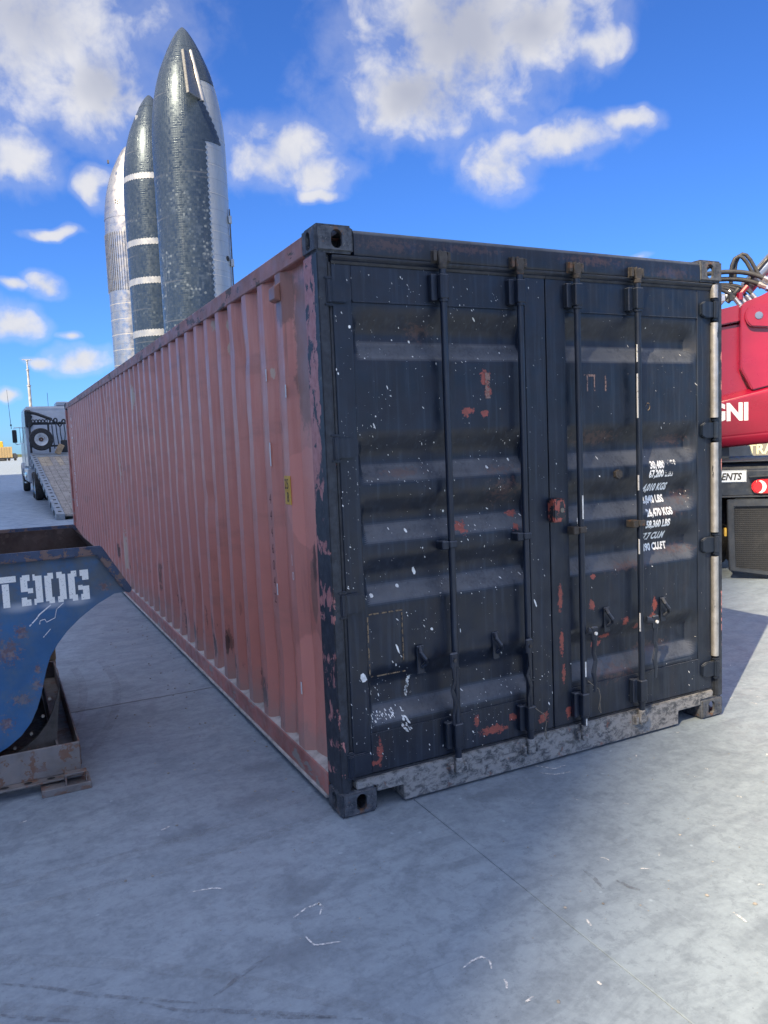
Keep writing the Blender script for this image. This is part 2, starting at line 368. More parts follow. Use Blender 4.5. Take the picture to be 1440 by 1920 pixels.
def side_paint():
    nt, b = material('oxide_red_paint'); c = nt.obj(); x, y, z = nt.sep(c)
    n = nt.noise(c, 1.6, 6, .6); st = nt.noise(nt.scale(c, (9, 9, .7)), 2.4, 6, .62)
    col = nt.mix(nt.ss(n, .3, .7), (.50, .192, .152), (.57, .222, .178))
    chalk = nt.m('MULTIPLY', nt.ss(z, .6, 2.3), nt.ss(st, .32, .72)); col = nt.mix(nt.m('MULTIPLY', chalk, .6), col, (.68, .35, .29))
    col = nt.mix(nt.m('MULTIPLY', nt.ss(st, .56, .74), .35), col, (.25, .10, .085))
    # rust runs below the top rail and knocks low on the ribs
    run = nt.m('MULTIPLY', nt.ss(nt.noise(nt.scale(c, (14, 14, .55)), 2.0, 5, .6), .60, .70), nt.ss(nt.m('ADD', z, nt.m('MULTIPLY', nt.noise(c, 2.3, 3), 1.6)), 2.55, 3.35)); col = nt.mix(nt.m('MULTIPLY', run, .75), col, (.20, .085, .055))
    kn = nt.m('MULTIPLY', nt.ss(nt.noise(nt.scale(c, (1, 2.2, .55)), 6.5, 7, .72, .3), .585, .625), nt.ss(nt.m('ADD', z, nt.m('MULTIPLY', nt.noise(c, 1.7, 3), -1.1)), .35, -.15)); col = nt.mix(nt.m('MULTIPLY', kn, .8), col, (.10, .055, .042))
    wd = nt.ss(nt.noise(nt.scale(c, (1, .5, 2.6)), 1.7, 5, .65), .5, .72); col = nt.mix(nt.m('MULTIPLY', wd, .55), col, (.36, .165, .135))
    # fresh touch-up paint at the door end, two panels
    tu = nt.ss(nt.m('ADD', nt.blobs(c, [(.33, 1.42, .24, .27), (.36, .42, .27, .40)], (1, 2)), nt.m('MULTIPLY', nt.m('SUBTRACT', nt.noise(c, 9, 4), .5), .35)), .1, .16)
    col = nt.mix(nt.m('MULTIPLY', tu, .85), col, (.66, .262, .21))
    # bare brown strip where older paint shows beside the post
    od = nt.ss(nt.m('ADD', nt.blobs(c, [(.30, 2.1, .14, .46), (.33, .98, .05, .2), (.48, 2.37, .13, .16)], (1, 2)), nt.m('MULTIPLY', nt.m('SUBTRACT', nt.noise(c, 12, 6, .7), .5), .9)), .12, .3)
    col = nt.mix(nt.m('MULTIPLY', od, .7), col, (.19, .105, .08))
    dk = [(3.431,.448,.06,.12),(3.176,.293,.07,.14),(2.561,.787,.07,.11),(4.542,.579,.08,.16),(4.174,.277,.06,.13),(2.176,.315,.04,.11),(1.195,.278,.07,.15),(.592,.636,.05,.04),(.619,.56,.05,.035),(1.654,.326,.04,.07),(5.306,.483,.08,.09),(1.079,.279,.06,.11),(1.85,.40,.03,.09),(2.75,.3,.05,.09),(6.6,.5,.07,.12),(.30,1.12,.03,.14)]
    dm = nt.ss(nt.m('ADD', nt.blobs(c, dk, (1, 2)), nt.m('MULTIPLY', nt.m('SUBTRACT', nt.noise(nt.scale(c, (1, 1, .5)), 34, 8, .72), .5), 2.6)), .15, .5)
    col = nt.mix(nt.m('MULTIPLY', dm, .85), col, (.055, .034, .028))
    br = [(1.161,1.711,.06,.07),(6.15,1.50,.16,.30),(6.05,.55,.14,.30),(4.95,2.2,.1,.16),(1.513,2.27,.04,.055),(1.51,2.394,.04,.054),(1.801,2.44,.04,.05),(.709,2.037,.02,.037),(.884,1.152,.02,.029)]
    bm_ = nt.ss(nt.m('ADD', nt.blobs(c, br, (1, 2)), nt.m('MULTIPLY', nt.m('SUBTRACT', nt.noise(nt.scale(c, (1, 1, .6)), 30, 8, .75), .5), 2.2)), .22, .42)
    col = nt.mix(nt.m('MULTIPLY', bm_, .85), col, (.52, .42, .33))
    sp = nt.ss(nt.noise(c, 55, 6, .75), .685, .71); col = nt.mix(nt.m('MULTIPLY', sp, .8), col, (.07, .04, .033))
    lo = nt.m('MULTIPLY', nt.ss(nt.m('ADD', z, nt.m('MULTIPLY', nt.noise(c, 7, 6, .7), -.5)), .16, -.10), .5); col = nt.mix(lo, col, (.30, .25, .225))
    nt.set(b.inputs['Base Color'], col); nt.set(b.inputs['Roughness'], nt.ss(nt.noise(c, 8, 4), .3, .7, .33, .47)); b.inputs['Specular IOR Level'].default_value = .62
    nt.set(b.inputs['Normal'], nt.bump(nt.m('ADD', nt.noise(c, 24, 5), nt.m('ADD', nt.m('MULTIPLY', dm, -.7), nt.m('MULTIPLY', nt.noise(c, 3, 3), 1.5))), .22, .006))
side_paint()
paint('oxide_rail_paint', (.40, .15, .125), .55, vs=5, chip=(.30, .27, .25), thr=.60, cs=8, stretch=(1, .35, 1), dust=(.34, .29, .27), damt=.55, bump=.4)
paint('oxide_top_rail_paint', (.37, .17, .145), .55, vs=4, chip=(.10, .062, .048), thr=.56, cs=7, stretch=(1, .4, 1), dust=(.30, .2, .17), damt=.4, bump=.3)
paint('lock_box_paint', (.02, .022, .028), .5, vs=14, chip=(.34, .085, .065), thr=.50, cs=26, bump=.3)
paint('settled_dust', (.42, .395, .38), .95, vs=14, bump=.6)
paint('rubber_gasket', (.014, .018, .028), .5, vs=10, dust=(.06, .065, .075), damt=.5)
paint('white_splatter', (.74, .75, .74), .6, vs=30, bump=0)
paint('dark_steel_rust', (.05, .045, .042), .7, vs=12, chip=(.12, .07, .05), thr=.58, cs=16, bump=.5)
paint('highlight_metal', (.40, .40, .40), .36, .6, var=.2, vs=12, chip=(.05, .055, .065), thr=.62, cs=30, stretch=(1, 1, .22), bump=.2)  # pale metal that paints in the sun highlight on the right post
def stencil(name, col, thr, scale, stretch=(1, 1, 1)):
    nt, b = material(name); c = nt.obj(); b.inputs['Base Color'].default_value = (*col, 1); b.inputs['Roughness'].default_value = .7
    nt.set(b.inputs['Alpha'], nt.ss(nt.noise(nt.scale(c, stretch), scale, 7, .75), thr, thr+.03))
stencil('worn_white_stencil', (.82, .84, .85), .365, 90, (1.6, 1.6, .7)); stencil('ghost_lettering', (.26, .17, .15), .47, 60); stencil('ghost_number', (.14, .05, .045), .42, 30)
stencil('ghost_outline', (.22, .16, .10), .47, 40); stencil('worn_side_letters', (.75, .76, .76), .47, 14)
stencil('hopper_stencil', (.82, .83, .80), .37, 150); stencil('chalk_white', (.7, .72, .74), .38, 50)
paint('placard_yellow', (.60, .34, .035), .5, var=.15); paint('lettering_black', (.03, .03, .03), .6, bump=0)
mark('tyre_trace', (.24, .25, .265), .15, 14)
# other paints -------------------------------------------------------
def hopper_blue():
    nt, b = material('hopper_blue'); c = nt.obj(); x, y, z = nt.sep(c)
    n = nt.noise(c, 4, 6, .6)
    col = nt.mix(nt.ss(n, .3, .7), (.020, .088, .21), (.03, .125, .29))
    grime = nt.m('MULTIPLY', nt.ss(nt.m('ADD', z, nt.m('MULTIPLY', n, .12)), .93, 1.05), nt.ss(nt.noise(c, 12, 7, .7), .25, .6))
    col = nt.mix(nt.m('MULTIPLY', grime, .85), col, (.075, .085, .095))
    rb = [(-1.27, .71, .09, .1), (-1.2, .8, .05, .06), (-1.14, .60, .035, .03), (-1.32, .83, .05, .06), (-1.22, .46, .08, .05), (-1.15, .52, .04, .05), (-.80, .98, .05, .03), (-1.3, .35, .06, .06)]
    rm = nt.ss(nt.m('ADD', nt.blobs(c, rb, (0, 2)), nt.m('MULTIPLY', nt.m('SUBTRACT', nt.noise(c, 46, 10, .78), .5), 4.6)), .3, .8)
    col = nt.mix(nt.m('MULTIPLY', rm, .75), col, nt.mix(nt.ss(nt.noise(c, 50, 3), .4, .6), (.16, .07, .05), (.24, .17, .15)))
    sp = nt.ss(nt.noise(c, 70, 7, .75), .645, .68); col = nt.mix(nt.m('MULTIPLY', sp, .7), col, (.14, .075, .05))
    col = nt.mix(nt.m('MULTIPLY', nt.ss(nt.noise(c, 7, 7, .7), .40, .74), .6), col, (.09, .125, .16))
    # overspray of white round the stencilled letters
    hal = nt.m('MULTIPLY', nt.ss(nt.blobs(c, [(-1.20, .925, .12, .04), (-.93, .922, .10, .035), (-1.05, .92, .1, .03)], (0, 2)), 0, 1), .5)
    col = nt.mix(hal, col, (.55, .58, .62))
    nt.set(b.inputs['Base Color'], col); nt.set(b.inputs['Roughness'], nt.ss(nt.noise(c, 9, 5), .3, .7, .36, .65))
    nt.set(b.inputs['Normal'], nt.bump(nt.m('SUBTRACT', nt.noise(c, 50, 5), rm), .3, .004))
hopper_blue()
paint('hopper_rim_paint', (.03, .05, .10), .55, vs=9, chip=(.15, .10, .09), thr=.53, cs=14, bump=.5)
paint('hopper_inside', (.055, .036, .03), .8, vs=6, chip=(.085, .058, .048), thr=.55, cs=10, bump=.5)
paint('rusty_frame', (.17, .155, .15), .65, vs=7, chip=(.17, .095, .065), thr=.54, cs=12, dust=(.16, .165, .18), damt=.6, bump=.4)
paint('raw_timber', (.36, .26, .16), .85, vs=8, bump=.4)
paint('bolt_steel', (.20, .18, .15), .6, .3)
def rocket_tile(name, speck):
    nt, b = material(name); c = nt.obj(); x, y, z = nt.sep(c)
    ang = nt.m('MULTIPLY', nt.m('ARCTAN2', y, x), 4.5); uv = nt.n('ShaderNodeCombineXYZ', {0: ang, 1: z, 2: 0.0}).outputs[0]
    cellc = nt.vor(uv, 3.4, out='Color', rnd=.25); cell = nt.sep(cellc)
    col = nt.mix(cell[0], (.015, .026, .046), (.024, .037, .060))
    seam = nt.ss(nt.vor(uv, 3.4, 'DISTANCE_TO_EDGE', rnd=.25), .05, .02); col = nt.mix(nt.m('MULTIPLY', seam, .4), col, (.008, .009, .012))
    zone = nt.ss(nt.noise(nt.scale(uv, (.16, .11, 1)), 1.0, 4, .6), .38, .62)
    lowz = nt.ss(z, 38, 28) if speck > .5 else nt.ss(z, 60, 20)
    dv = nt.n('ShaderNodeTexVoronoi', {'Vector': uv, 'Scale': 2.1}); pick = nt.sep(dv.outputs['Color'])[1]
    amt = nt.m('MULTIPLY', nt.m('MULTIPLY', zone, lowz), .62*speck)
    dot = nt.m('MULTIPLY', nt.ss(dv.outputs['Distance'], .46, .22), nt.ss(nt.m('ADD', pick, amt), .94, 1.15))
    grey = nt.ss(nt.m('ADD', cell[2], amt), .80, 1.35)
    col = nt.mix(nt.m('MULTIPLY', grey, .32), col, (.09, .12, .165)); col = nt.mix(nt.m('MULTIPLY', dot, .30), col, (.30, .36, .42))
    band = nt.ss(nt.noise(nt.scale(uv, (.5, .02, 1)), 3, 6, .7), .55, .75); col = nt.mix(nt.m('MULTIPLY', band, .18), col, (.2, .22, .25))
    rings = nt.ss(nt.noise(nt.scale(uv, (.03, 1.0, 1)), .7, 3, .7), .60, .68); col = nt.mix(nt.m('MULTIPLY', rings, .22), col, (.24, .25, .27))
    nt.set(b.inputs['Base Color'], col); nt.set(b.inputs['Roughness'], nt.ss(cell[1], 0, 1, .22, .40)); b.inputs['Specular IOR Level'].default_value = .6; b.inputs['Specular Tint'].default_value = (.55, .74, 1.0, 1)
    nt.set(b.inputs['Normal'], nt.bump(nt.m('ADD', nt.m('MULTIPLY', seam, -1), nt.m('MULTIPLY', cell[0], .4)), .2, .03))
rocket_tile('black_tile', 1.0); rocket_tile('black_tile_clean', .32)
def rocket_steel(name, rough, tint, metal):
    nt, b = material(name); c = nt.obj(); x, y, z = nt.sep(c)
    ang = nt.m('MULTIPLY', nt.m('ARCTAN2', y, x), 4.5); uv = nt.n('ShaderNodeCombineXYZ', {0: ang, 1: z, 2: 0.0}).outputs[0]
    ring = nt.m('PINGPONG', z, .92); rl = nt.ss(ring, .04, .015)
    n = nt.noise(nt.scale(uv, (1, .25, 1)), 1.2, 5, .6)
    col = nt.mix(nt.ss(n, .3, .7), tuple(t*.88 for t in tint), tint)
    col = nt.mix(nt.m('MULTIPLY', rl, .55), col, tuple(t*.45 for t in tint))
    nt.set(b.inputs['Base Color'], col); b.inputs['Metallic'].default_value = metal
    nt.set(b.inputs['Roughness'], nt.ss(nt.noise(uv, 1.1, 4), .3, .7, rough*.8, rough*1.25))
    wav = nt.noise(nt.scale(uv, (.9, .25, 1)), 1.0, 3, .5)
    nt.set(b.inputs['Normal'], nt.bump(nt.m('ADD', nt.m('MULTIPLY', wav, .7), nt.m('MULTIPLY', rl, -.1)), .07, .12))
rocket_steel('bare_steel', .36, (.32, .36, .41), .45); rocket_steel('satin_steel', .45, (.52, .51, .50), .45); rocket_steel('band_steel', .45, (.32, .35, .40), .5)
rocket_steel('polished_steel', .30, (.42, .42, .42), .9)
paint('flap_steel', (.12, .13, .145), .45, .3, bump=0)
paint('dark_opening', (.012, .012, .014), .8, bump=0)
paint('stand_steel', (.10, .10, .11), .6, .3)
paint('lift_red', (.29, .006, .036), .32, var=.10, vs=2, coat=.5, bump=.03)
paint('lift_dark', (.018, .026, .042), .42, vs=6, dust=(.10, .11, .12), damt=.4, bump=.1)
paint('lift_grey', (.028, .036, .05), .5, vs=6, dust=(.08, .085, .09), damt=.4)
paint('hose_rubber', (.045, .048, .056), .55, vs=20); paint('hose_fitting', (.55, .55, .56), .35, .9, vs=30)
paint('plate_pale', (.66, .74, .84), .35, var=.06); paint('letter_pale', (.74, .76, .80), .4, var=.04, bump=0)
paint('lamp_red', (.62, .012, .02), .18, var=.08, bump=0, coat=.6); paint('lamp_clear', (.80, .77, .76), .2, var=.05, bump=0, coat=.6)
paint('marker_amber', (.55, .36, .06), .3); paint('ram_steel', (.28, .33, .42), .3, .7)
def mesh_panel():
    nt, b = material('wire_mesh'); c = nt.obj(); x, y, z = nt.sep(c)
    w = nt.m('MAXIMUM', nt.ss(nt.m('PINGPONG', z, .011), .0035, .001), nt.m('MULTIPLY', nt.ss(nt.m('PINGPONG', x, .011), .003, .001), .7))
    col = nt.mix(w, (.005, .007, .011), (.022, .026, .032)); d = nt.m('MULTIPLY', nt.ss(nt.noise(c, 6, 6, .7), .5, .75), .5)
    nt.set(b.inputs['Base Color'], nt.mix(d, col, (.05, .052, .056))); b.inputs['Roughness'].default_value = .6
    nt.set(b.inputs['Normal'], nt.bump(w, .6, .004))
mesh_panel()
paint('truck_white', (.34, .38, .44), .35, var=.1, vs=3, dust=(.35, .36, .38), damt=.25, coat=.3)
paint('truck_black', (.016, .018, .022), .5); paint('tyre_rubber', (.022, .023, .026), .8, vs=9, dust=(.09, .085, .08), damt=.4)
paint('rim_white', (.58, .59, .60), .4); paint('hub_rust', (.10, .055, .04), .7, vs=14)
paint('chrome', (.62, .64, .66), .18, 1.0, bump=.03); paint('deck_steel', (.25, .29, .33), .5, .4, vs=5, dust=(.34, .36, .38), damt=.5, bump=.3)
paint('deck_plank', (.27, .245, .22), .85, vs=3, chip=(.17, .15, .14), thr=.55, cs=6, stretch=(3, .3, 3), dust=(.36, .35, .33), damt=.6, bump=.4)
paint('deck_plank_new', (.36, .30, .22), .85, vs=3, chip=(.22, .19, .16), thr=.57, cs=6, stretch=(3, .3, 3), bump=.4)
paint('dark_glass', (.02, .025, .03), .08, bump=0); paint('mast_grey', (.42, .43, .44), .5, .2)
paint('far_tan', (.40, .30, .16), .8); paint('far_yellow', (.62, .38, .03), .6); paint('far_dark', (.05, .055, .065), .8)
paint('far_foliage', (.09, .11, .06), .95, vs=.05); paint('trailer_grey', (.19, .195, .19), .6, vs=2, dust=(.12, .12, .11), damt=.5); paint('letter_cream', (.62, .62, .45), .6, bump=0)
paint('mirror_cladding', (.86, .87, .88), .38, 1.0, vs=.2, var=.04, bump=0); paint('cladding_dark', (.10, .11, .12), .5, vs=.2)  # mirror metal facade, put in to send sky light back to the yard

# ------------------------------------------------------------------ ground
g = G().box(-1500, 3500, -1500, 6000, -.4, -.012)
ground = g.out('ground', 'concrete'); ground['kind'] = 'structure'
xs = [-35.63 + 6*i for i in range(13)]; ys = [-15.75 + 6*i for i in range(17)]
for i in range(12):
    for j in range(16):
        G().box(xs[i]+.0012, xs[i+1]-.0012, ys[j]+.0012, ys[j+1]-.0012, -.011, 0).out('concrete_slab', 'concrete', ground, bevel=.002 if abs(i-6) < 2 and j < 5 else 0)
# a hairline crack wanders off the joint; scrapes and skid marks
rr = random.Random(3)
def wiggle(path, step, amp):
    out = []
    for a, b in zip(path[:-1], path[1:]):
        n = max(2, int((Vector(b)-Vector(a)).length/step))
        for k in range(n):
            t = k/n; out.append((a[0]+(b[0]-a[0])*t+rr.uniform(-amp, amp), a[1]+(b[1]-a[1])*t+rr.uniform(-amp, amp)))
    return out+[path[-1]]
SCUFFW = [[(-.723,-.212),(-.68,-.218),(-.633,-.233),(-.612,-.258)],[(-.441,-.562),(-.379,-.533),(-.328,-.525),(-.328,-.556),(-.352,-.593)],[(-.442,-.685),(-.432,-.743),(-.38,-.757),(-.347,-.771)],[(-.064,-1.085),(-.021,-1.072),(.017,-1.073),(.026,-1.102),(.011,-1.134)],[(.016,-1.193),(.012,-1.213),(0,-1.23)],[(1.033,-.069),(1.088,-.126),(1.173,-.143)],[(1.068,.005),(1.131,-.072),(1.201,-.071)],[(-.726,.337),(-.687,.357)],[(-1.284,.752),(-1.253,.762)],[(.894,-1.315),(.887,-1.373)],[(.437,-1.091),(.426,-1.125)],[(.014,-1.303),(.048,-1.297)],[(.259,-1.34),(.257,-1.36)]]
SCUFFD = [[(-1.376,-.409),(-1.255,-.495),(-1.111,-.622),(-.842,-.814)],[(-.999,-.719),(-.906,-.811),(-.671,-.958),(-.434,-1.124)],[(-1.377,-.565),(-1.166,-.718)],[(.635,-.852),(.632,-.914),(.613,-.984)],[(.69,-.965),(.702,-1.021),(.72,-1.056)],[(-.716,-.945),(-.514,-1.073)],[(-.793,-.811),(-.633,-.736),(-.583,-.72)]]
for lst, m, w in ((SCUFFW, 'scrape_white', .009), (SCUFFD, 'skid_dark', .018)):
    for p in lst:
        q = wiggle(p, .02, .002); n = len(q)
        G().ribbon([(x, y, .003) for x, y in q], [w*(.35+.65*math.sin(math.pi*(k+.6)/(n+.2))) for k in range(n)]).out('scuff_mark', m, ground, recalc=False)
for k in range(46):
    x0 = rr.uniform(.5, 3.6); y0 = rr.uniform(-1.8, .1)+.25*(x0-.5); a = rr.uniform(0, 6.28); L = rr.uniform(.012, .05)
    q = [(x0, y0)]
    for j in range(4): a += rr.uniform(-.8, .8); q.append((q[-1][0]+L/4*math.cos(a), q[-1][1]+L/4*math.sin(a)))
    G().ribbon([(x, y, .0028) for x, y in q], rr.uniform(.003, .007)).out('scuff_mark', 'scrape_white', ground, recalc=False)
for k in range(6):   # faint tyre arcs
    x0, y0, R, a0, a1 = [(-3.2, -3.4, 3.4, .45, 1.1), (-3.2, -3.4, 3.62, .5, 1.15), (-4.5, 3.0, 3.7, -.45, .1), (-4.5, 3.0, 3.92, -.4, .12), (-1.0, 4.8, 4.6, 4.6, 5.0), (-1.0, 4.8, 4.8, 4.62, 4.98)][k]
    q = [(x0+R*math.cos(a0+(a1-a0)*j/30), y0+R*math.sin(a0+(a1-a0)*j/30)) for j in range(31)]
    G().ribbon([(x, y, .0022+.0002*k) for x, y in q], .055).out('tyre_mark', 'tyre_trace', ground, recalc=False)
q = wiggle([(-2.6, 2.25), (.0, 2.25)], .06, .005)
G().ribbon([(x, y, .0024) for x, y in q], .008).out('joint_seam', 'joint_filler', ground, recalc=False)
# loose grit
gg = G()
def pebble(x, y, r):
    ns = 5; vs = [(x, y, r*.95)] + [(x+r*rr.uniform(.8, 1.25)*math.cos(6.283*k/ns+r*999), y+r*rr.uniform(.8, 1.25)*math.sin(6.283*k/ns+r*999), r*.4) for k in range(ns)] + [(x+r*.7*math.cos(6.283*k/ns), y+r*.7*math.sin(6.283*k/ns), -.001) for k in range(ns)]
    gg.add(vs, [(0, 1+k, 1+(k+1) % ns) for k in range(ns)] + [(1+k, 6+k, 6+(k+1) % ns, 1+(k+1) % ns) for k in range(ns)])
for x, y, r in ((-.93, .0, .008), (-.83, -.02, .007), (-.33, -.53, .006), (.42, -1.0, .007), (.55, -1.05, .006), (1.15, -.85, .006), (.9, -1.2, .008), (1.0, -1.32, .009), (.1, -1.35, .007)): pebble(x, y, r)
for k in range(150): pebble(rr.uniform(-1.4, 2.6), rr.uniform(-1.9, .6) if k % 2 else rr.uniform(-1.2, .2), rr.choice([.002, .002, .003, .004]))
for k in range(70):
    y = rr.uniform(.3, 5); pebble(-abs(rr.gauss(0, .35))-.02, y, rr.uniform(.004, .009))
gg.out('gravel', 'gravel', kind='stuff', label='loose grit scattered over the concrete yard', category='grit')
# ------------------------------------------------------------------ the tall building that shades the yard
bld = thing('assembly_building', 'unseen tall mirror-clad industrial building shading the yard from the left', 'building', (-80, 0, 0))
YB0, YB1, HB = -48.66, 24.0, 100.0
G().prism([(YB0-9.8, 0), (YB1, 0), (YB1, HB), (YB0, HB)], 'x', -30, 0).out('wall', 'mirror_cladding', bld)  # unseen end wall, sloped to set where the soft shadow edge falls
for k in range(1, 12): G().box(0, .12, YB0+.1, YB1-.1, k*8.2, k*8.2+.25).out('cladding_band', 'cladding_dark', bld)
dr = G().box(0, .3, -25, -5, 0, 30).out('door', 'cladding_dark', bld)
for k in range(6): G().box(.3, .4, -24.6, -5.4, 1+k*4.8, 1.2+k*4.8).out('door_rib', 'mirror_cladding', dr)
G().box(-30.3, .3, YB0+.0, YB1, HB, HB+.6).out('roof', 'cladding_dark', bld)

# ------------------------------------------------------------------ shipping container
W, L, H = 2.438, 12.192, 2.591
ct = thing('shipping_container', 'long oxide red corrugated shipping container with scratched black double doors', 'container')
# corner castings
def make_casting():
    base = G().box(0, .178, 0, .162, 0, .118).mesh('corner_casting', bevel=.012, seg=3)
    def stad(w, h, n=8):
        r = min(w, h)/2; pts = []
        for k in range(n+1):
            a = -math.pi/2+math.pi*k/n; pts.append((r*math.cos(a)+max(0, w/2-r), r*math.sin(a)+max(0, h/2-r)*(1 if 0 else 0)))
        return pts
    def slot(cx, cz, w, h):
        r = min(w, h)/2; out = []
        for k in range(24):
            a = 2*math.pi*k/24; out.append((cx+r*math.cos(a)+math.copysign(w/2-r, math.cos(a)), cz+r*math.sin(a)+math.copysign(h/2-r, math.sin(a))))
        return out
    cut = [G().box(.016, .164, .016, .148, .026, .096),
           G().prism(slot(.098, .060, .052, .078), 'y', -.05, .05),
           G().prism(slot(.085, .060, .050, .078), 'x', -.05, .05),
           G().prism(slot(.09, .082, .062, .115), 'z', -.05, .05)]
    o = bpy.data.objects.new('casting_tmp', base); COL.objects.link(o); tmp = []
    for c in cut:
        co = bpy.data.objects.new('cutter_tmp', c.mesh('cutter_tmp')); COL.objects.link(co); tmp.append(co)
        md = o.modifiers.new('b', 'BOOLEAN'); md.operation = 'DIFFERENCE'; md.solver = 'EXACT'; md.object = co
    dg = bpy.context.evaluated_depsgraph_get(); me = bpy.data.meshes.new_from_object(o.evaluated_get(dg)); me.name = 'corner_casting'
    for t in tmp + [o]: bpy.data.objects.remove(t, do_unlink=True)
    for p in me.polygons: p.use_smooth = True
    me.set_sharp_from_angle(angle=rad(35)); me.materials.clear(); me.materials.append(MAT['casting_paint'])
    return me
cm = make_casting()
for sx in (0, 1):
    for sy in (0, 1):
        for sz in (0, 1):
            put('corner_casting', cm, None, ct, loc=(W*sx, L*sy, H*sz), sc=(1-2*sx, 1-2*sy, 1-2*sz))
# posts
def post(x0, sgn, mat):
    X = lambda v: x0+sgn*v
    g = G().prism([(X(.004), .003), (X(.046), .003), (X(.052), .01), (X(.052), .032), (X(.072), .032), (X(.072), .16), (X(.004), .16)][::1 if sgn > 0 else -1], 'z', .119, H-.119)
    return g.out('corner_post', mat, ct, bevel=.004, seg=2, smooth=40)
post(0, 1, 'peeling_post_paint'); fp = post(W, -1, 'far_post_paint')
for z0, z1 in ((.36, .94), (1.08, 1.59), (1.73, 2.255), (2.39, 2.46)): G().tube([(W-.056, .012, z0), (W-.056, .012, z1)], .021, 14).out('post_highlight', 'highlight_metal', fp, smooth=40)  # pale strips standing in for the sun highlight on the post edge
for x in (.004, W-.076): G().box(x, x+.072, L-.16, L-.004, .119, H-.119).out('corner_post', 'oxide_rail_paint', ct, bevel=.004)
# header over the doors: pressed channel with a sloped top edge and a drip lip
hp = [(.006, 2.466), (.001, 2.475), (.001, 2.560), (.012, 2.574), (.05, 2.580), (.12, 2.580), (.12, 2.466)]
G().prism(hp, 'x', .1785, W-.1785).out('door_header', 'faded_header_paint', ct, bevel=.003, smooth=40)
G().prism([(.004, 2.4655), (.006, 2.456), (.016, 2.446), (.10, 2.446), (.10, 2.4655)], 'x', .074, W-.074).out('header_lip', 'black_hardware_paint', ct, bevel=.002)
# sill with the two cut-outs beside the castings
sp = [(.1795, .119), (.1795, .088), (.318, .088), (.320, .012), (2.080, .012), (2.082, .088), (2.2585, .088), (2.2585, .119), (2.36, .119), (2.36, .158), (.078, .158), (.078, .119)]
G().prism(sp, 'y', .006, .15).out('door_sill', 'scraped_sill_paint', ct, bevel=.004, seg=2)
# doors
STILE = {0: (.0765, .167, 1.085, 1.2095), 1: (1.2165, 1.335, 2.262, 2.3615)}
ZB, ZT, ZP0, ZP1 = .168, 2.438, .352, 2.278
GROOVES = [(2.245, 2.036), (1.705, 1.493), (1.428, 1.223), (1.158, .947), (.650, .389)]
YF, YP, DG = .024, .030, .052
def _gd(z):
    for top, bot in GROOVES:
        if bot <= z <= top:
            s0, s1 = .085, .075
            if z > top-s0: return DG*(top-z)/s0
            if z < bot+s1: return DG*(z-bot)/s1
            return DG
    return 0.0
def groove_depth(z):
    """pressed profile with rolled bends"""
    return sum(w*_gd(z+o) for o, w in ((-.018, .1), (-.012, .15), (-.006, .16), (0, .18), (.006, .16), (.012, .15), (.018, .1)))
def door_y(side, x, z):
    """front surface of a door (y) at x, z"""
    a, b, c, d = STILE[side]
    if x < b or x > c or z < ZP0 or z > ZP1: return YF
    t = min(1.0, (x-b)/.012, (c-x)/.05) if side else min(1.0, (x-b)/.035, (c-x)/.02)
    return YP + groove_depth(z)*max(0, t)
KGS = ['30,480 KGS', '67,200 LBS', '4,010 KGS', '8,840 LBS', '26,470 KGS', '58,360 LBS', '67.7 CU.M', '2,390 CU.FT']
TXZ = [1.467, 1.419, 1.344, 1.278, 1.208, 1.145, 1.076, 1.014]
rs = random.Random(21)
def splats(side, n):
    g = G(); a, b, c, d = STILE[side]; x0, x1 = a, d
    def one(x, z, r, el, ang):
        k = 7; ca, sa = math.cos(ang), math.sin(ang); vs = []
        for i in range(k):
            th = 6.2832*i/k; px = r*el*math.cos(th)*(1.0 if math.cos(th) < 0 else 1.0+.5*rs.random()); pz = r*math.sin(th)*rs.uniform(.7, 1.2)
            X = x+px*ca-pz*sa; Z = z+px*sa+pz*ca; vs.append((X, door_y(side, min(max(X, a), d), Z)-.0012, Z))
        g.add(vs, [tuple(range(k))])
    for i in range(n):
        x = x0+(x1-x0)*(rs.random()**(1.15 if side == 0 else .9)); z = rs.uniform(ZB, ZT)
        dens = .35+.65*(1 if side == 0 else .25)*(.45 if z > 1.95 else 1)*mnoise_(x, z)
        if rs.random() > dens*(.25+.75*(mnoise_(x*2.3+5, z*2.1) > .5)): continue
        r = min(.0065, rs.lognormvariate(-6.95, .55)); el = rs.choice([1, 1.2, 1.6, 2.2, 3.2]); one(x, z, r, el, rs.gauss(-1.05, .3))
    return g, one
def mnoise_(x, z): return max(0, min(1, .5+1.1*mnoise.noise(Vector((x*3.1, 1.7, z*2.6)))))
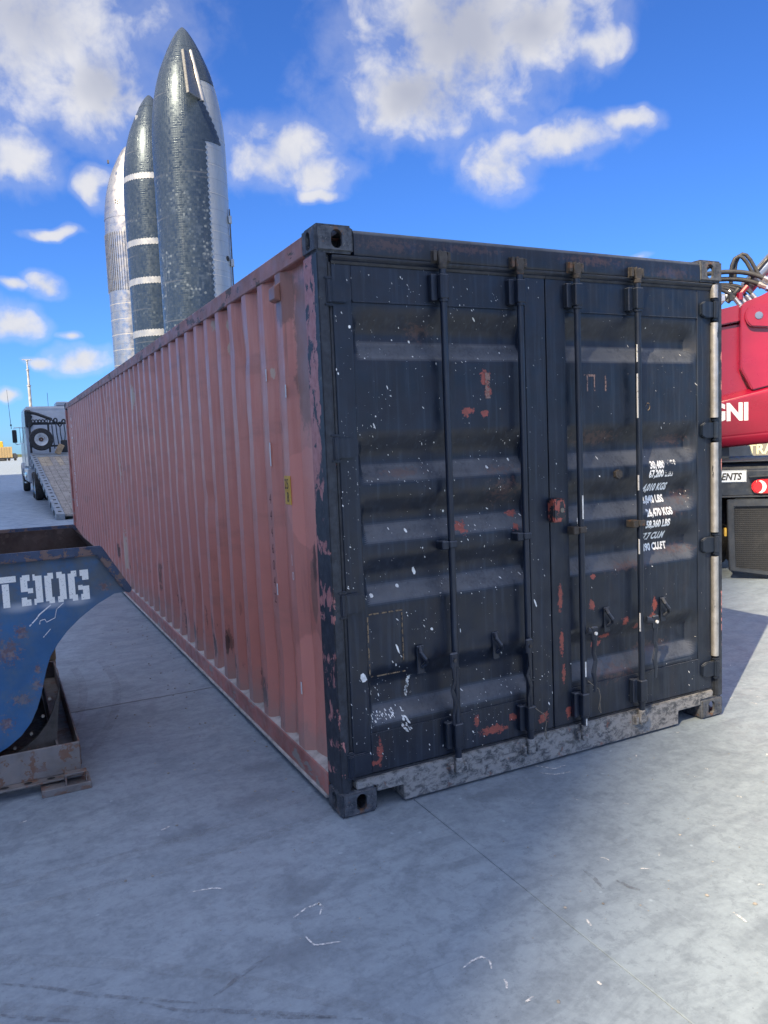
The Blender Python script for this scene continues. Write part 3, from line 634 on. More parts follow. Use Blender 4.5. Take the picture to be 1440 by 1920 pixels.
def rod_set(door, side, rx, hx, keepx):
    """one locking bar with its cams, keepers, bearings and handle"""
    ry = -.016
    rod = G().tube([(rx, ry, .145), (rx, ry, 1.3), (rx, ry, 2.452)], .0165, 14).out('lock_rod', 'black_hardware_paint', door, smooth=40)
    for z, s in ((2.487, 1), (.108, -1)):
        g = G()   # cam on the bar end
        g.prism([(rx-.020, z-.035*s), (rx+.018, z-.035*s), (rx+.026, z-.005*s), (rx+.016, z+.026*s), (rx-.004, z+.018*s), (rx-.014, z+.030*s), (rx-.026, z+.012*s)], 'y', ry-.014, ry+.012)
        g.tube([(rx, ry, z-.055*s), (rx, ry, z-.03*s)], .021, 12)
        g.out('rod_cam', 'dark_steel_rust' if s > 0 else 'scraped_sill_paint', door, bevel=.004)
        g = G()   # keeper welded to the frame
        g.box(rx-.048, rx-.030, -.026, .0005 if s > 0 else .0055, z-.022, z+.024).box(rx+.028, rx+.044, -.022, .0005 if s > 0 else .0055, z-.020, z+.022)
        g.box(rx-.05, rx+.046, -.004, .0005 if s > 0 else .0055, z-.028, z+.028)
        g.out('cam_keeper', 'dark_steel_rust' if s > 0 else 'scraped_sill_paint', door, bevel=.004)
    for z0, z1 in ((2.292, 2.412), (.205, .335)):
        g = G().box(rx-.055, rx-.024, -.010, YF-.0005, z0, z1).prism([(rx-.026, ry-.024), (rx+.018, ry-.024), (rx+.026, ry-.012), (rx+.026, YF-.0005), (rx-.026, YF-.0005)], 'z', z0+.008, z1-.004)
        g.out('rod_bearing', 'black_hardware_paint', door, bevel=.004)
        G().tube([(rx, ry, z0-.004), (rx, ry, z0+.012)], .0225, 14).out('rod_collar', 'black_hardware_paint', door)
    zg = 1.185
    G().box(rx-.056, rx-.020, -.030, door_y(side, rx-.04, zg), zg-.022, zg+.018).prism([(rx-.022, ry-.022), (rx+.022, ry-.022), (rx+.022, ry+.03), (rx-.022, ry+.03)], 'z', zg-.016, zg+.016).out('rod_guide', 'dark_steel_rust' if side else 'black_hardware_paint', door, bevel=.004)
    # handle hanging straight down beside the bar
    sg = 1 if hx > rx else -1
    path = [(rx+sg*.012, -.040, .662), (hx, -.046, .650), (hx, -.050, .60), (hx-sg*.006, -.046, .545), (hx+sg*.010, -.044, .50), (hx-sg*.008, -.048, .44), (hx+sg*.006, -.044, .385), (hx+sg*.004, -.042, .335)]
    hd = G().tube(path, [.020, .020, .015, .011, .012, .015, .011, .009], 8, flat=.62).out('handle', 'black_hardware_paint', door, smooth=50)
    G().box(hx-.021, hx+.021, -.058, -.040, .608, .682).out('handle_hub', 'black_hardware_paint', door, bevel=.006)
    G().tube([(hx, -.066, .648), (hx, -.056, .648)], .009, 10).out('rivet', 'white_splatter' if side else 'dark_steel_rust', door)
    # catch that should hold the handle
    kz = .672 if side == 0 else .700; ky = door_y(side, keepx, kz)
    g = G().box(keepx-.018, keepx+.020, ky-.010, ky, kz-.085, kz+.05)
    g.tube([(keepx, ky-.006, kz+.042), (keepx-.012, ky-.035, kz+.022), (keepx+.006, ky-.046, kz-.008), (keepx+.020, ky-.03, kz-.030), (keepx+.004, ky-.008, kz-.055)], .0105, 8)
    g.out('handle_catch', 'black_hardware_paint', door, bevel=.003)
def hinge(door, x_post, x_door, zc, sgn):
    g = G(); h = .044
    lo, hi = sorted((x_post, x_door))
    xe = x_door; xs_ = x_door-sgn*.03
    g.prism([(x_post, zc-h), (xs_, zc-h), (xe, zc-h*.7), (xe, zc+h*.7), (xs_, zc+h), (x_post, zc+h)], 'y', .0045, YF-.0005)
    g.tube([(x_post+sgn*.012, .0055, zc-h-.004), (x_post+sgn*.012, .0055, zc+h+.004)], .017, 10)
    for s in (-1, 1): g.box(min(x_post-sgn*.012, x_post+sgn*.03), max(x_post-sgn*.012, x_post+sgn*.03), -.003, .022, zc+s*(h+.011)-.006, zc+s*(h+.011)+.006)
    g.out('hinge', 'black_hardware_paint', door, bevel=.004, seg=2)
for side in (0, 1):
    a, b, c, d = STILE[side]
    g = G()
    for x0, x1 in ((a, b), (c, d)): g.box(x0, x1, YF, YF+.05, ZB, ZT)
    g.box(b, c, YF+.001, YF+.05, ZP1, ZT-.001).box(b, c, YF+.001, YF+.05, ZB+.001, ZP0)
    door = g.out('door', 'black_door_paint', ct, bevel=.0025)
    door['label'] = 'black left door leaf spattered with white paint' if side == 0 else 'black right door leaf with stencilled weights'
    zs = sorted(set([ZP0, ZP1] + [round(ZP0+(ZP1-ZP0)*k/240, 4) for k in range(241)]))
    xs2 = [b, b+.012, b+.035] + [b+.035+(c-b-.085)*k/14 for k in range(1, 14)] + [c-.05, c-.02, c]
    def fn(x, z):
        y = YP; t = (min(1.0, (x-b)/.012, (c-x)/.05) if side else min(1.0, (x-b)/.035, (c-x)/.02))
        y += groove_depth(z)*max(0, t)
        y += .0035*mnoise.noise(Vector((x*2.2+side*7, 0, z*2.0))) if b+.02 < x < c-.02 and ZP0+.02 < z < ZP1-.02 else 0
        return (x, y, z)
    G().grid(fn, xs2, zs).out('corrugated_panel', 'black_door_paint', door, smooth=40)
    # rubber seal round the leaf
    g = G().tube([(a-.002, .030, ZT+.004), (d+.002, .030, ZT+.004)], .014, 8).box(a-.006, d+.006, .022, .06, ZB-.014, ZB-.0005)
    xo = a-.005 if side == 0 else d+.005
    g.tube([(xo, .036, ZB), (xo, .036, ZT)], .010, 8)
    g.out('door_seal', 'rubber_gasket', door, smooth=40)
    # weld lines above and below the pressed panel
    for z in (ZP1, ZP0): G().tube([(b+.004, YF+.001, z), (c-.004, YF+.001, z)], .0026, 6).out('weld_bead', 'ghost_outline' if 0 else 'black_hardware_paint', door)
    rods = ((.604, .575, .438), (1.030, 1.008, .862)) if side == 0 else ((1.378, 1.425, 1.575), (1.782, 1.852, 1.985))
    for rx, hx, kx in rods: rod_set(door, side, rx, hx, kx)
    if side == 1:   # pale strips along the bars
        for z0, z1 in ((2.03, 2.12), (1.74, 1.97), (1.36, 1.44), (1.02, 1.10), (.60, .70)): G().box(1.782-.0170, 1.782-.0135, -.0270, -.020, z0, z1).out('pale_strip', 'chalk_white', door)
        for z0, z1 in ((1.24, 1.36), (.42, .50), (.16, .24)): G().box(1.378-.004, 1.378+.004, -.0335, -.031, z0, z1).out('pale_strip', 'white_splatter', door)
    for zc in ((2.312, 1.650, .965, .235) if side == 0 else (2.325, 1.660, 1.010, .285)):
        if side == 0: hinge(door, .042, .160, zc, 1)
        else: hinge(door, W-.042, W-.160, zc, -1)
    n = 2300 if side == 0 else 600
    g, one = splats(side, n)
    if side == 0:
        for (x, z, rx_, rz_) in [(.45,1.067,.009,.02),(.142,.621,.016,.022),(.355,1.008,.008,.007),(.212,.982,.009,.008),(.323,.727,.005,.022),(.402,1.262,.006,.010),(1.108,.835,.005,.022),(.86,1.53,.007,.008),(.15,2.17,.006,.007),(.47,2.12,.006,.006),(1.0,1.56,.006,.007)]:
            one(x, z, rx_, max(1, rz_/rx_), -1.2)
        for k in range(26): one(.40-.02*k/26+rs.uniform(-.006, .006), .57-.09*k/26, .004, 1.6, -1.3)
        for k in range(30): one(.335+rs.uniform(-.012, .02)+.03*(k % 15)/15, .40-.07*k/30, .0035, 2, -.9)
        for k in range(40): one(.24+rs.uniform(-.06, .06), .42+rs.uniform(-.02, .02), rs.uniform(.001, .004), 1.6, -1.2)
    else:
        for k in range(24): one(1.405+rs.uniform(-.008, .008), 1.20+rs.uniform(-.03, .03), .006, 1.6, -1.5)
    g.out('paint_splatter', 'white_splatter', door, recalc=False, kind='stuff')
    # faded marks
    def flat_text(txt, x, z, size, mat, name='lettering', bold=.0, sx=.8, sp_=1.0):
        vs, fs = text_geo(txt, size, bold, 0, sx, sp_)
        me = bpy.data.meshes.new(name); me.from_pydata([(x+p[0], 0, z+p[1]) for p in vs], [], fs); refine(me, .012)
        for v in me.vertices: v.co.y = door_y(side, v.co.x, v.co.z)-.0016
        return put(name, me, mat, door)
    if side == 1:
        for k, (t, z) in enumerate(zip(KGS, TXZ)): flat_text(t, 1.905-.045*k/7, z, .054, 'worn_white_stencil', bold=.0026, sx=.72, sp_=1.02)
        flat_text('TT', 1.452, 1.885, .125, 'ghost_lettering', sx=.62); flat_text('I', 1.585, 1.885, .125, 'ghost_lettering', sx=.8)
        # vent ring and a bolt head
        yb = door_y(1, 1.665, 1.45); G().tube([(1.665, yb-.022, 1.45), (1.665, yb, 1.45)], .026, 6).tube([(1.665, yb-.024, 1.45), (1.665, yb-.020, 1.45)], .014, 12).out('bolt_head', 'dark_steel_rust', door, bevel=.003)
        g = G(); yv = door_y(1, 1.891, 1.80)
        g.tube([(1.891+.014*math.cos(6.2832*k/20), yv-.002, 1.80+.019*math.sin(6.2832*k/20)) for k in range(21)], .0025, 6, caps=False); g.out('ring_mark', 'ghost_outline', door)
    else:
        flat_text('1', .872-.05, 1.862, .16, 'ghost_lettering', bold=.006, sx=1.0)
        # residue of a removed placard
        for (x0, x1, z0, z1) in ((.185, .355, .898, .904), (.175, .181, .62, .89), (.350, .355, .66, .89), (.185, .36, .612, .617)):
            G().box(x0, x1, YP-.0022, YP+.002, z0, z1).out('placard_residue', 'ghost_outline', door)
# loops of tie wire left on the bars
for (x, z) in ((1.052, .335), (1.408, .40)):
    G().tube([(x-.02, -.035, z), (x+.012, -.042, z-.03), (x+.045, -.045, z-.055), (x+.060, -.040, z-.10), (x+.050, -.036, z-.165), (x+.066, -.036, z-.19), (x+.058, -.036, z-.13)], .0022, 5).out('tie_wire', 'bolt_steel', ct)
# lock box over the seam
lb = G().box(1.196, 1.272, -.030, YF-.0005, 1.236, 1.352).out('lock_box', 'lock_box_paint', ct, bevel=.006, seg=2)
G().tube([(1.246, -.034, 1.295), (1.246, -.028, 1.295)], .012, 10).out('keyhole', 'bolt_steel', lb)
# side walls
def wall_profile():
    P = [(.158, .046), (.405, .046)]; y = .470; k = 0
    while y+.075 < L-.30:
        P += [(y, .008), (y+.075, .008), (y+.14, .046), (y+.2135, .046)]; y += .2785
    P += [(L-.158, .046)]
    return P
PR = wall_profile()
DENTS = [(.36, .55, .18, .30, .012), (2.6, .62, .12, .2, .02), (3.3, .4, .2, .2, .016), (.9, .45, .15, .2, .014), (4.6, 1.3, .5, .5, .012), (6.1, 1.4, .3, .4, .014), (1.5, 2.3, .1, .12, .012), (1.2, 1.72, .08, .1, .012), (4.9, 2.2, .2, .3, .015), (2.1, .28, .1, .12, .018)]
_rd = random.Random(8)
DENTS += [(_rd.uniform(.5, 11), _rd.uniform(.25, 2.3), _rd.uniform(.06, .22), _rd.uniform(.06, .25), _rd.uniform(-.010, .018)) for _ in range(34)]
for sd in (0, 1):
    zs = [.150+.020*k if k < 3 else .190+(2.486-.190)*(k-2)/34 for k in range(37)]
    def fw(i, z):
        y, x = PR[i]
        if sd == 0:
            for (dy, dz, ry, rz, dp) in DENTS: x += dp*math.exp(-((y-dy)/ry)**2-((z-dz)/rz)**2)
            x += .0022*mnoise.noise(Vector((y*1.7, z*1.3, 3.0)))
        return (x if sd == 0 else W-x, y, z)
    G().grid(fw, list(range(len(PR))), zs).out('side_wall', 'oxide_red_paint', ct, smooth=14)
    X = (lambda v: v) if sd == 0 else (lambda v: W-v)
    def bx(x0, x1): return sorted((X(x0), X(x1)))
    G().box(*bx(.002, .062), .162, L-.162, 2.484, 2.572).out('top_rail', 'oxide_top_rail_paint', ct, bevel=.005)
    g = G().prism([(X(p[0]), p[1]) for p in [(.003, .05), (.003, .152), (.009, .160), (.075, .160), (.075, .154), (.011, .152), (.010, .05)]], 'y', .162, L-.162)
    g.out('bottom_rail', 'oxide_rail_paint', ct, bevel=.002)
    G().prism([(X(p[0]), p[1]) for p in [(-.004, .030), (-.004, .046), (.004, .0505), (.085, .0505), (.085, .030)]], 'y', .18, L-.18).out('rail_flange', 'settled_dust', ct, bevel=.004)
    if sd == 0:
        g = G(); ys_ = [.165+.045*k for k in range(264)]
        hts = [.010+.018*max(0, .5+mnoise.noise(Vector((y*6.5, 0, 9)))) for y in ys_]
        g.grid(lambda i, j: (.006+.044*j, ys_[i], .161+hts[i]*j*j), list(range(len(ys_))), [0, .35, .7, 1.0])
        g.out('ledge_dust', 'settled_dust', ct, smooth=60, kind='stuff')
G().box(.06, W-.06, .12, L-.1, H-.03, H-.012).out('roof', 'oxide_top_rail_paint', ct)
G().box(.08, W-.08, .15, L-.12, .12, .15).out('floor', 'dark_steel_rust', ct)
for k in range(26): G().box(.09, W-.09, .5+k*.44, .56+k*.44, .05, .119).out('floor_bearer', 'dark_steel_rust', ct)
G().box(.08, W-.08, L-.10, L-.06, .15, H-.03).out('end_wall', 'oxide_red_paint', ct)
# vent box, yellow placard, leftover numbers and far letters on the long side
vb = G().prism([(.008, 2.352), (-.022, 2.362), (-.022, 2.420), (.008, 2.440)], 'y', .475, .560).out('vent_box', 'oxide_red_paint', ct, bevel=.004)
pl = G().box(.0040, .0070, .465, .548, 1.385, 1.525).out('placard', 'placard_yellow', ct, bevel=.001)
def side_text(txt, y0, z0, size, mat, parent, x=.0035, sx=.8, bold=0.0):
    vs, fs = text_geo(txt, size, bold, 0, sx); g = G(); g.add([(x, y0-p[0], z0+p[1]) for p in vs], fs)
    return g.out('lettering', mat, parent, recalc=False)
side_text('25', .543, 1.462, .070, 'lettering_black', pl, .0030, .75); side_text('8', .518, 1.398, .070, 'lettering_black', pl, .0030, .75)
for k, chx in enumerate('4446042'): side_text(chx, .800, 1.375-.087*k, .075, 'ghost_number', ct, .0058, .8)
for k in range(2): side_text('|0'[k], .50, 1.10-.085*k, .06, 'chalk_white', ct, .0030, .8)
def far_stroke(y, z, ry, rz): G().prism([(y-ry, z-rz*.8), (y+ry*.4, z-rz), (y+ry, z+rz*.7), (y-ry*.3, z+rz)], 'x', .0035, .0060).out('lettering', 'worn_side_letters', ct)
for (z, ry, rz) in [(2.28,.05,.05),(2.15,.05,.03),(2.03,.04,.05),(1.95,.10,.02),(1.86,.05,.06),(1.74,.06,.05),(1.60,.05,.09),(1.45,.05,.07),(1.34,.12,.03),(1.24,.05,.07),(1.10,.06,.06),(.96,.06,.05),(.84,.09,.07)]: far_stroke(11.195, z, ry*.7, rz)
for (y, z) in [(.742, 2.03), (.742, 1.66), (.742, 1.60), (.745, .93), (.46, .48), (.465, 1.93)]: G().box(.0042, .0062, y-.006, y+.006, z-.03, z+.03).out('paint_scrape', 'chalk_white', ct)

def rebase(root):
    """children are modelled in yard coordinates; keep them there although the root stands at the thing's base"""
    inv = (Matrix.Translation(root.location) @ root.rotation_euler.to_matrix().to_4x4()).inverted()
    for o in bpy.data.objects:
        if o.parent == root: o.matrix_parent_inverse = inv
# ------------------------------------------------------------------ rockets
def smooth_profile(pts, n):
    zs = np.array([p[1] for p in pts]); rs_ = np.array([p[0] for p in pts]); zz = np.linspace(zs[0], zs[-1], n); out = np.interp(zz, zs, rs_)
    k = np.array([1, 3, 5, 3, 1.]); k /= k.sum(); sm = np.convolve(np.pad(out, 2, mode='edge'), k, 'valid'); sm[-1] = out[-1]; sm[0] = out[0]
    return zz, sm
NOSE = [(4.5, 38.6), (4.46, 40.5), (4.38, 42.0), (4.22, 43.6), (3.95, 45.4), (3.60, 47.0), (3.10, 48.7), (2.50, 50.2), (1.95, 51.4), (1.30, 52.7), (.80, 53.5), (.45, 54.0), (.12, 54.3)]
def rocket_root(az, D, label, name='rocket'):
    p = CAM_LOC+Vector((math.sin(rad(az))*D, math.cos(rad(az))*D, 0)); p.z = 0; d = CAM_LOC-p
    return thing(name, label, 'rocket', p, math.atan2(d.y, d.x), 'rockets standing behind the container')
def hull_profile(nose=NOSE): 
    zz, rr_ = smooth_profile([(4.5, 4.0), (4.5, 30.0)]+nose, 300)
    return zz, rr_
def add_stand(root):
    g = G()
    for k in range(8): a = 6.2832*k/8; g.tube([(4.3*math.cos(a), 4.3*math.sin(a), 0), (4.0*math.cos(a), 4.0*math.sin(a), 4)], .25, 8)
    g.lathe([(3.6, 3.6), (4.6, 3.6), (4.6, 4.0), (3.6, 4.0)], 40); g.out('stand', 'stand_steel', root)
def shell(z0, z1, a0, edge, prof, off, zig, n=44, step=.33, extra=()):
    """sheet of tiles from angle a0 to edge(z) with a toothed free edge"""
    zz, rr_ = prof; rows = int((z1-z0)/step); g = G(); vs = []; c = n+1
    zl = sorted([z0+(z1-z0)*i/rows for i in range(rows+1)]+list(extra)); rows = len(zl)-1
    for i, z in enumerate(zl):
        r = float(np.interp(z, zz, rr_))+off; e = edge(z)+(zig/r if i % 2 else 0)
        for k in range(c):
            t = a0+(rad(15)-a0)*k/(n-12) if k <= n-12 else rad(15)+(e-rad(15))*(k-n+12)/12
            vs.append((r*math.cos(t), r*math.sin(t), z))
    g.add(vs, [(i*c+k, i*c+k+1, (i+1)*c+k+1, (i+1)*c+k) for i in range(rows) for k in range(n)]); return g
def ring(z0, z1, prof, off, teeth, amp, sag=0.0):
    zz, rr_ = prof; g = G(); n = teeth*2; vs = []
    for row in range(2):
        for k in range(n):
            t = 6.2832*k/n; z = (z0 if row == 0 else z1)+(amp if k % 2 else 0)*(1 if row else -1); r = float(np.interp(z, zz, rr_))+off
            vs.append((r*math.cos(t), r*math.sin(t), z))
    g.add(vs, [(k, (k+1) % n, n+(k+1) % n, n+k) for k in range(n)]); return g
prof = hull_profile()
# nearest: tiled flank, bare steel on the right
r1 = rocket_root(14.15, 105, 'nearest rocket, black tiled with a bare steel strip down its right side')
G().lathe(list(zip(prof[1], prof[0])), 96).out('hull', 'bare_steel', r1, smooth=40)
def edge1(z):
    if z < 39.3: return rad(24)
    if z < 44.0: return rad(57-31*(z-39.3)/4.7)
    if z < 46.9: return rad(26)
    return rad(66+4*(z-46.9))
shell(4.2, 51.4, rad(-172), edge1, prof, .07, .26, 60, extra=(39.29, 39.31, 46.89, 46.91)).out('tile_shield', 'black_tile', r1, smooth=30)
zc = [z for z in np.linspace(51.2, 54.3, 12)]
G().lathe([(float(np.interp(z, *prof))+.085, z) for z in zc]+[(.02, 54.42)], 48).out('nose_cap', 'black_tile_clean', r1, smooth=50)
def flap(root, zt, zb, yt, yb, ext_t, ext_b, mat):
    rt = float(np.interp(zt, *prof)); rb = float(np.interp(zb, *prof))
    xt = math.sqrt(max(.1, rt*rt-yt*yt))-.3; xb = math.sqrt(max(.1, rb*rb-yb*yb))-.3
    A = Vector((xt, yt, zt)); B = Vector((xb, yb, zb)); A2 = A+Vector((ext_t, -.47*ext_t, -.35)); B2 = B+Vector((ext_b, -.47*ext_b, -.5)); B3 = B+Vector((.5, -.1, .9))
    n = (A2-A).cross(B-A).normalized()*.2
    pts = [A, A2, B2, B]; g = G(); g.add([p+n for p in pts]+[p-n for p in pts], [(0, 1, 2, 3), (7, 6, 5, 4)]+[(i, (i+1) % 4, 4+(i+1) % 4, 4+i) for i in range(4)])
    f = g.out('flap', mat, root, bevel=.06)
    G().tube([A+Vector((.1, .1, .3)), (A+B)/2+Vector((.25, .1, 0)), B+Vector((.1, .05, -.2))], [.25, .45, .5], 10, flat=.8).out('hinge_fairing', 'satin_steel', f, smooth=50)
flap(r1, 50.3, 44.2, .75, 1.75, 1.9, 3.3, 'flap_steel')
flap(r1, 18.5, 7.0, 1.2, 1.4, 2.0, 5.0, 'black_tile_clean')
for (y_, z_, r_) in ((3.92, 25.6, .34),): 
    x_ = math.sqrt(4.5**2-y_**2); nv = Vector((x_, y_, 0)).normalized(); G().tube([Vector((x_, y_, z_))-nv*.1, Vector((x_, y_, z_))+nv*.05], r_, 20).out('hatch', 'dark_opening', r1)
G().tube([(1.2, 4.50, 6), (1.2, 4.50, 32)], .09, 6).out('conduit', 'stand_steel', r1)
for z in (14, 21, 24.8, 30.2): G().box(1.1, 1.6, 4.3, 4.72, z, z+.9).out('bracket', 'bare_steel', r1, bevel=.03)
for z in (8.2, 12.0, 15.8, 19.6, 23.2, 25.0, 28.6, 33.2, 36.6, 40.1): ring(z, z+.07, prof, .02, 60, 0).out('weld_ring', 'satin_steel', r1, recalc=False)
add_stand(r1)
# second: black with four bare bands
r2 = rocket_root(11.66, 125, 'middle rocket, all black tiles with bright saw-toothed bands round it')
G().lathe([(r+.0, z) for r, z in zip(prof[1], prof[0])], 96).out('hull', 'bare_steel', r2, smooth=40)
shell(4.2, 54.0, rad(-178), lambda z: rad(150), prof, .07, .2, 60).out('tile_shield', 'black_tile_clean', r2, smooth=30)
for z0, z1 in ((41.05, 41.75), (31.75, 32.5), (26.2, 27.0), (18.6, 19.45)): ring(z0, z1, prof, .10, 64, .12).out('steel_band', 'band_steel', r2, recalc=False)
G().lathe([(float(np.interp(z, *prof))+.10, z) for z in np.linspace(52.3, 54.25, 8)]+[(.02, 54.4)], 40).out('nose_cap', 'black_tile', r2, smooth=50)
flap(r2, 49.8, 43.3, 1.9, 2.4, 1.7, 2.6, 'black_tile_clean')
for s in (-1, 1):
    y_ = 1.9*s; z_ = 50.3; G().box(1.2, 1.55, y_-.22, y_+.22, z_-.5, z_+.5).out('lifting_lug', 'band_steel', r2, bevel=.05)
add_stand(r2)
# third: all steel with a ribbed belt
r3 = rocket_root(9.95, 146, 'farthest rocket, bare pale steel with a ribbed belt and no tiles')
zz3 = prof[0]; lo3 = [(r, z) for r, z in zip(prof[1], prof[0]) if z <= 41.6]; hi3 = [(r, z) for r, z in zip(prof[1], prof[0]) if z >= 41.45]
G().lathe(lo3, 96).out('hull', 'polished_steel', r3, smooth=40)
G().lathe([(r+.05, z) for r, z in hi3]+[(.01, 54.4)], 96).out('nose_cone', 'polished_steel', r3, smooth=40)
for k in range(64):
    a = 6.2832*k/64; G().box(4.48, 4.62, -.09, .09, 29.3, 39.0, M=Matrix.Rotation(a, 4, 'Z')).out('stringer', 'polished_steel', r3)
for k in range(6):
    dy, dz = [(0, 0), (-.32, .2), (.32, .22), (-.3, -.24), (.3, -.22), (0, -.42)][k]; y_ = -1.98+dy; z_ = 44.0+dz; r_ = float(np.interp(z_, *prof))+.06; x_ = math.sqrt(r_*r_-y_*y_)
    nv = Vector((x_, y_, .6)).normalized(); G().tube([Vector((x_, y_, z_))-nv*.1, Vector((x_, y_, z_))+nv*.03], .12, 12).out('vent_port', 'dark_opening', r3)
G().box(3.2, 3.6, -3.2, -2.9, 50.2, 50.7).out('lifting_lug', 'stand_steel', r3)
for z in (14.0, 16.6, 19.2, 21.8, 24.4, 27.0): ring(z, z+.08, prof, .02, 60, 0).out('weld_ring', 'satin_steel', r3, recalc=False)
add_stand(r3)

# ------------------------------------------------------------------ blue tipping hopper
hp_ = thing('tipping_hopper', 'battered blue steel tipping hopper stencilled T90G, on a rusty frame', 'hopper', (-1.7, 1.8, 0))
low = [(-.672, .955), (-.69, .942), (-.75, .938), (-.84, .892), (-.926, .832), (-.99, .775), (-1.04, .715), (-1.078, .655), (-1.102, .59), (-1.118, .53), (-1.136, .462), (-1.158, .40), (-1.19, .335), (-1.24, .275), (-1.30, .232), (-1.37, .198), (-1.46, .172), (-1.56, .16), (-1.68, .162), (-1.80, .19), (-1.92, .245), (-2.03, .33), (-2.13, .45), (-2.21, .6), (-2.28, .78), (-2.34, .97)]
side_poly = [(-2.4, 1.185), (-.815, 1.178)]+low
G().prism(side_poly, 'y', 1.150, 1.160).out('side_plate', 'hopper_blue', hp_, bevel=.0015)
G().prism(side_poly, 'y', 2.530, 2.540).out('side_plate', 'hopper_inside', hp_)
path = [(-.815, 1.178)]+low+[(-2.4, 1.185)]
inner = []
for i, p in enumerate(path):
    a = Vector(path[max(i-1, 0)]); b = Vector(path[min(i+1, len(path)-1)]); t = (b-a).normalized(); n = Vector((t.y, -t.x)); inner.append((p[0]-n.x*-.007, p[1]-n.y*-.007))
g = G(); m = len(path); g.add([(p[0], y, p[1]) for y in (1.161, 2.529) for p in path], [(i, i+1, m+i+1, m+i) for i in range(m-1)])
g.out('floor_sheet', 'hopper_inside', hp_, smooth=30)
rim = [(-2.42, 1.205), (-.800, 1.198), (-.662, .958), (-.676, .936), (-.702, .950), (-.826, 1.150), (-2.42, 1.156)]
for y0, y1 in ((1.118, 1.1495), (2.5405, 2.570)): G().prism(rim, 'y', y0, y1).out('rim', 'hopper_rim_paint', hp_, bevel=.005, seg=2)
G().box(-2.42, -2.405, 1.16, 2.53, 1.10, 1.20).out('rim', 'hopper_rim_paint', hp_, bevel=.004)
# stencilled characters: block strokes with bridges
def stencil_char(ch, x, z, w, h, s):
    R = {'T': [(0, w, h-s, h), (w*.5-s*.5, w*.5+s*.5, 0, h-s-.006)],
         '9': [(0, s, h*.46, h-s*.3), (s*.3, w*.44, h-s, h), (s, w*.56, h*.40, h*.40+s*.8), (0, w*.44, 0, s), (0, s*.8, s, h*.28), (w-s, w, s*.3, h-s*.3), (w*.58, w-s, h-s, h), (w*.58, w-s, 0, s)],
         '0': [(0, s, s*.4, h-s*.4), (s*.5, w*.42, h-s, h), (s*.5, w*.42, 0, s), (w-s, w, s*.4, h-s*.4), (w*.58, w-s*.5, h-s, h), (w*.58, w-s*.5, 0, s)],
         'G': [(0, s, s*.4, h-s*.4), (s*.5, w*.42, h-s, h), (s*.5, w*.42, 0, s), (w*.58, w, h-s, h), (w-s, w, h*.66, h-s), (w-s, w, 0, h*.46), (w*.46, w-s, h*.34, h*.34+s*.8), (w*.58, w-s, 0, s)]}[ch]
    g = G()
    for k, (x0, x1, z0, z1) in enumerate(R): y = 1.1490-.00012*k; g.add([(x+x0, y, z+z0), (x+x1, y, z+z0), (x+x1, y, z+z1), (x+x0, y, z+z1)], [(0, 1, 2, 3)])
    return g
for ch, x in (('T', -1.305), ('9', -1.188), ('0', -1.078), ('G', -.968)): stencil_char(ch, x, .930+(x+1.3)*-.012, .098, .155, .031).out('lettering', 'hopper_stencil', hp_, recalc=False)
def scrib(pts, w, mat):
    q = [(-1.272+.00247*u-.00012*(v-1040), 1.1488, 1.199-(v-1040)*.00262-.0001*u) for u, v in pts]
    G().ribbon(q, w, (0, 1, 0)).out('scratch', mat, hp_, recalc=False)
scrib([(51, 1181), (64, 1168), (70, 1160), (92, 1143)], .006, 'chalk_white')
scrib([(70, 1179), (71, 1172), (80, 1170), (83, 1176), (99, 1169), (102, 1153), (116, 1141)], .004, 'chalk_white')
scrib([(70, 1177), (71, 1170), (80, 1168), (83, 1174), (99, 1167), (102, 1151), (117, 1139)], .004, 'skid_dark')
scrib([(76, 1205), (90, 1190)], .003, 'chalk_white')
# base frame
fr = G().box(-2.5, -.980, 1.085, 1.100, .060, .212).out('front_beam', 'rusty_frame', hp_, bevel=.003)
fl = G().box(-2.5, -.974, 1.030, 1.100, .050, .0595).out('beam_flange', 'rusty_frame', fr, bevel=.002)
for k in range(8): G().lathe([(.0, .0612), (.020, .0612)], 14, M=Matrix.Translation((-1.02-.105*k, 1.060, 0)) @ Matrix.Diagonal((1, .7, 1, 1))).out('slot', 'dark_opening', fr, recalc=False)
g = G().box(-1.075, -.985, 1.101, 2.85, .085, .095).box(-1.085, -1.0755, 1.101, 2.85, .085, .205).box(-.9845, -.975, 1.101, 2.85, .085, .205)
g.out('side_channel', 'rusty_frame', hp_, bevel=.002)
G().box(-2.5, -.975, 2.851, 2.866, .06, .21).out('rear_beam', 'rusty_frame', hp_, bevel=.003)
G().box(-2.5, -1.09, 1.3, 2.7, .062, .080).out('base_plate', 'dark_steel_rust', hp_)
for y in (1.20, 2.44):
    tk = G().prism([(p[0]+.075 if p[0] > -1.5 else p[0], p[1]-.035) for p in low[9:20]]+[(-1.80, .101), (-1.09, .101)], 'y', y, y+.02).out('rocker_track', 'dark_steel_rust', hp_)
    if y < 2:
        for x, z in ((-1.098, .43), (-1.135, .345), (-1.195, .265), (-1.275, .205)): G().tube([(x, y-.018, z), (x, y, z)], .008, 8).out('bolt', 'bolt_steel', tk)
G().prism([(-1.065, .037), (-1.065, .092), (-.962, .092), (-.962, .037), (-.970, .037), (-.970, .083), (-1.057, .083), (-1.057, .037)], 'y', .985, 1.028).out('foot_channel', 'rusty_frame', hp_, bevel=.002)
G().box(-1.175, -.945, .975, 1.12, .0, .0365).out('foot_bar', 'rusty_frame', hp_, bevel=.003)
rebase(hp_)
tb = thing('timber_block', 'short pale timber block lying behind the blue hopper frame', 'timber', (-1.04, 3.0, 0))
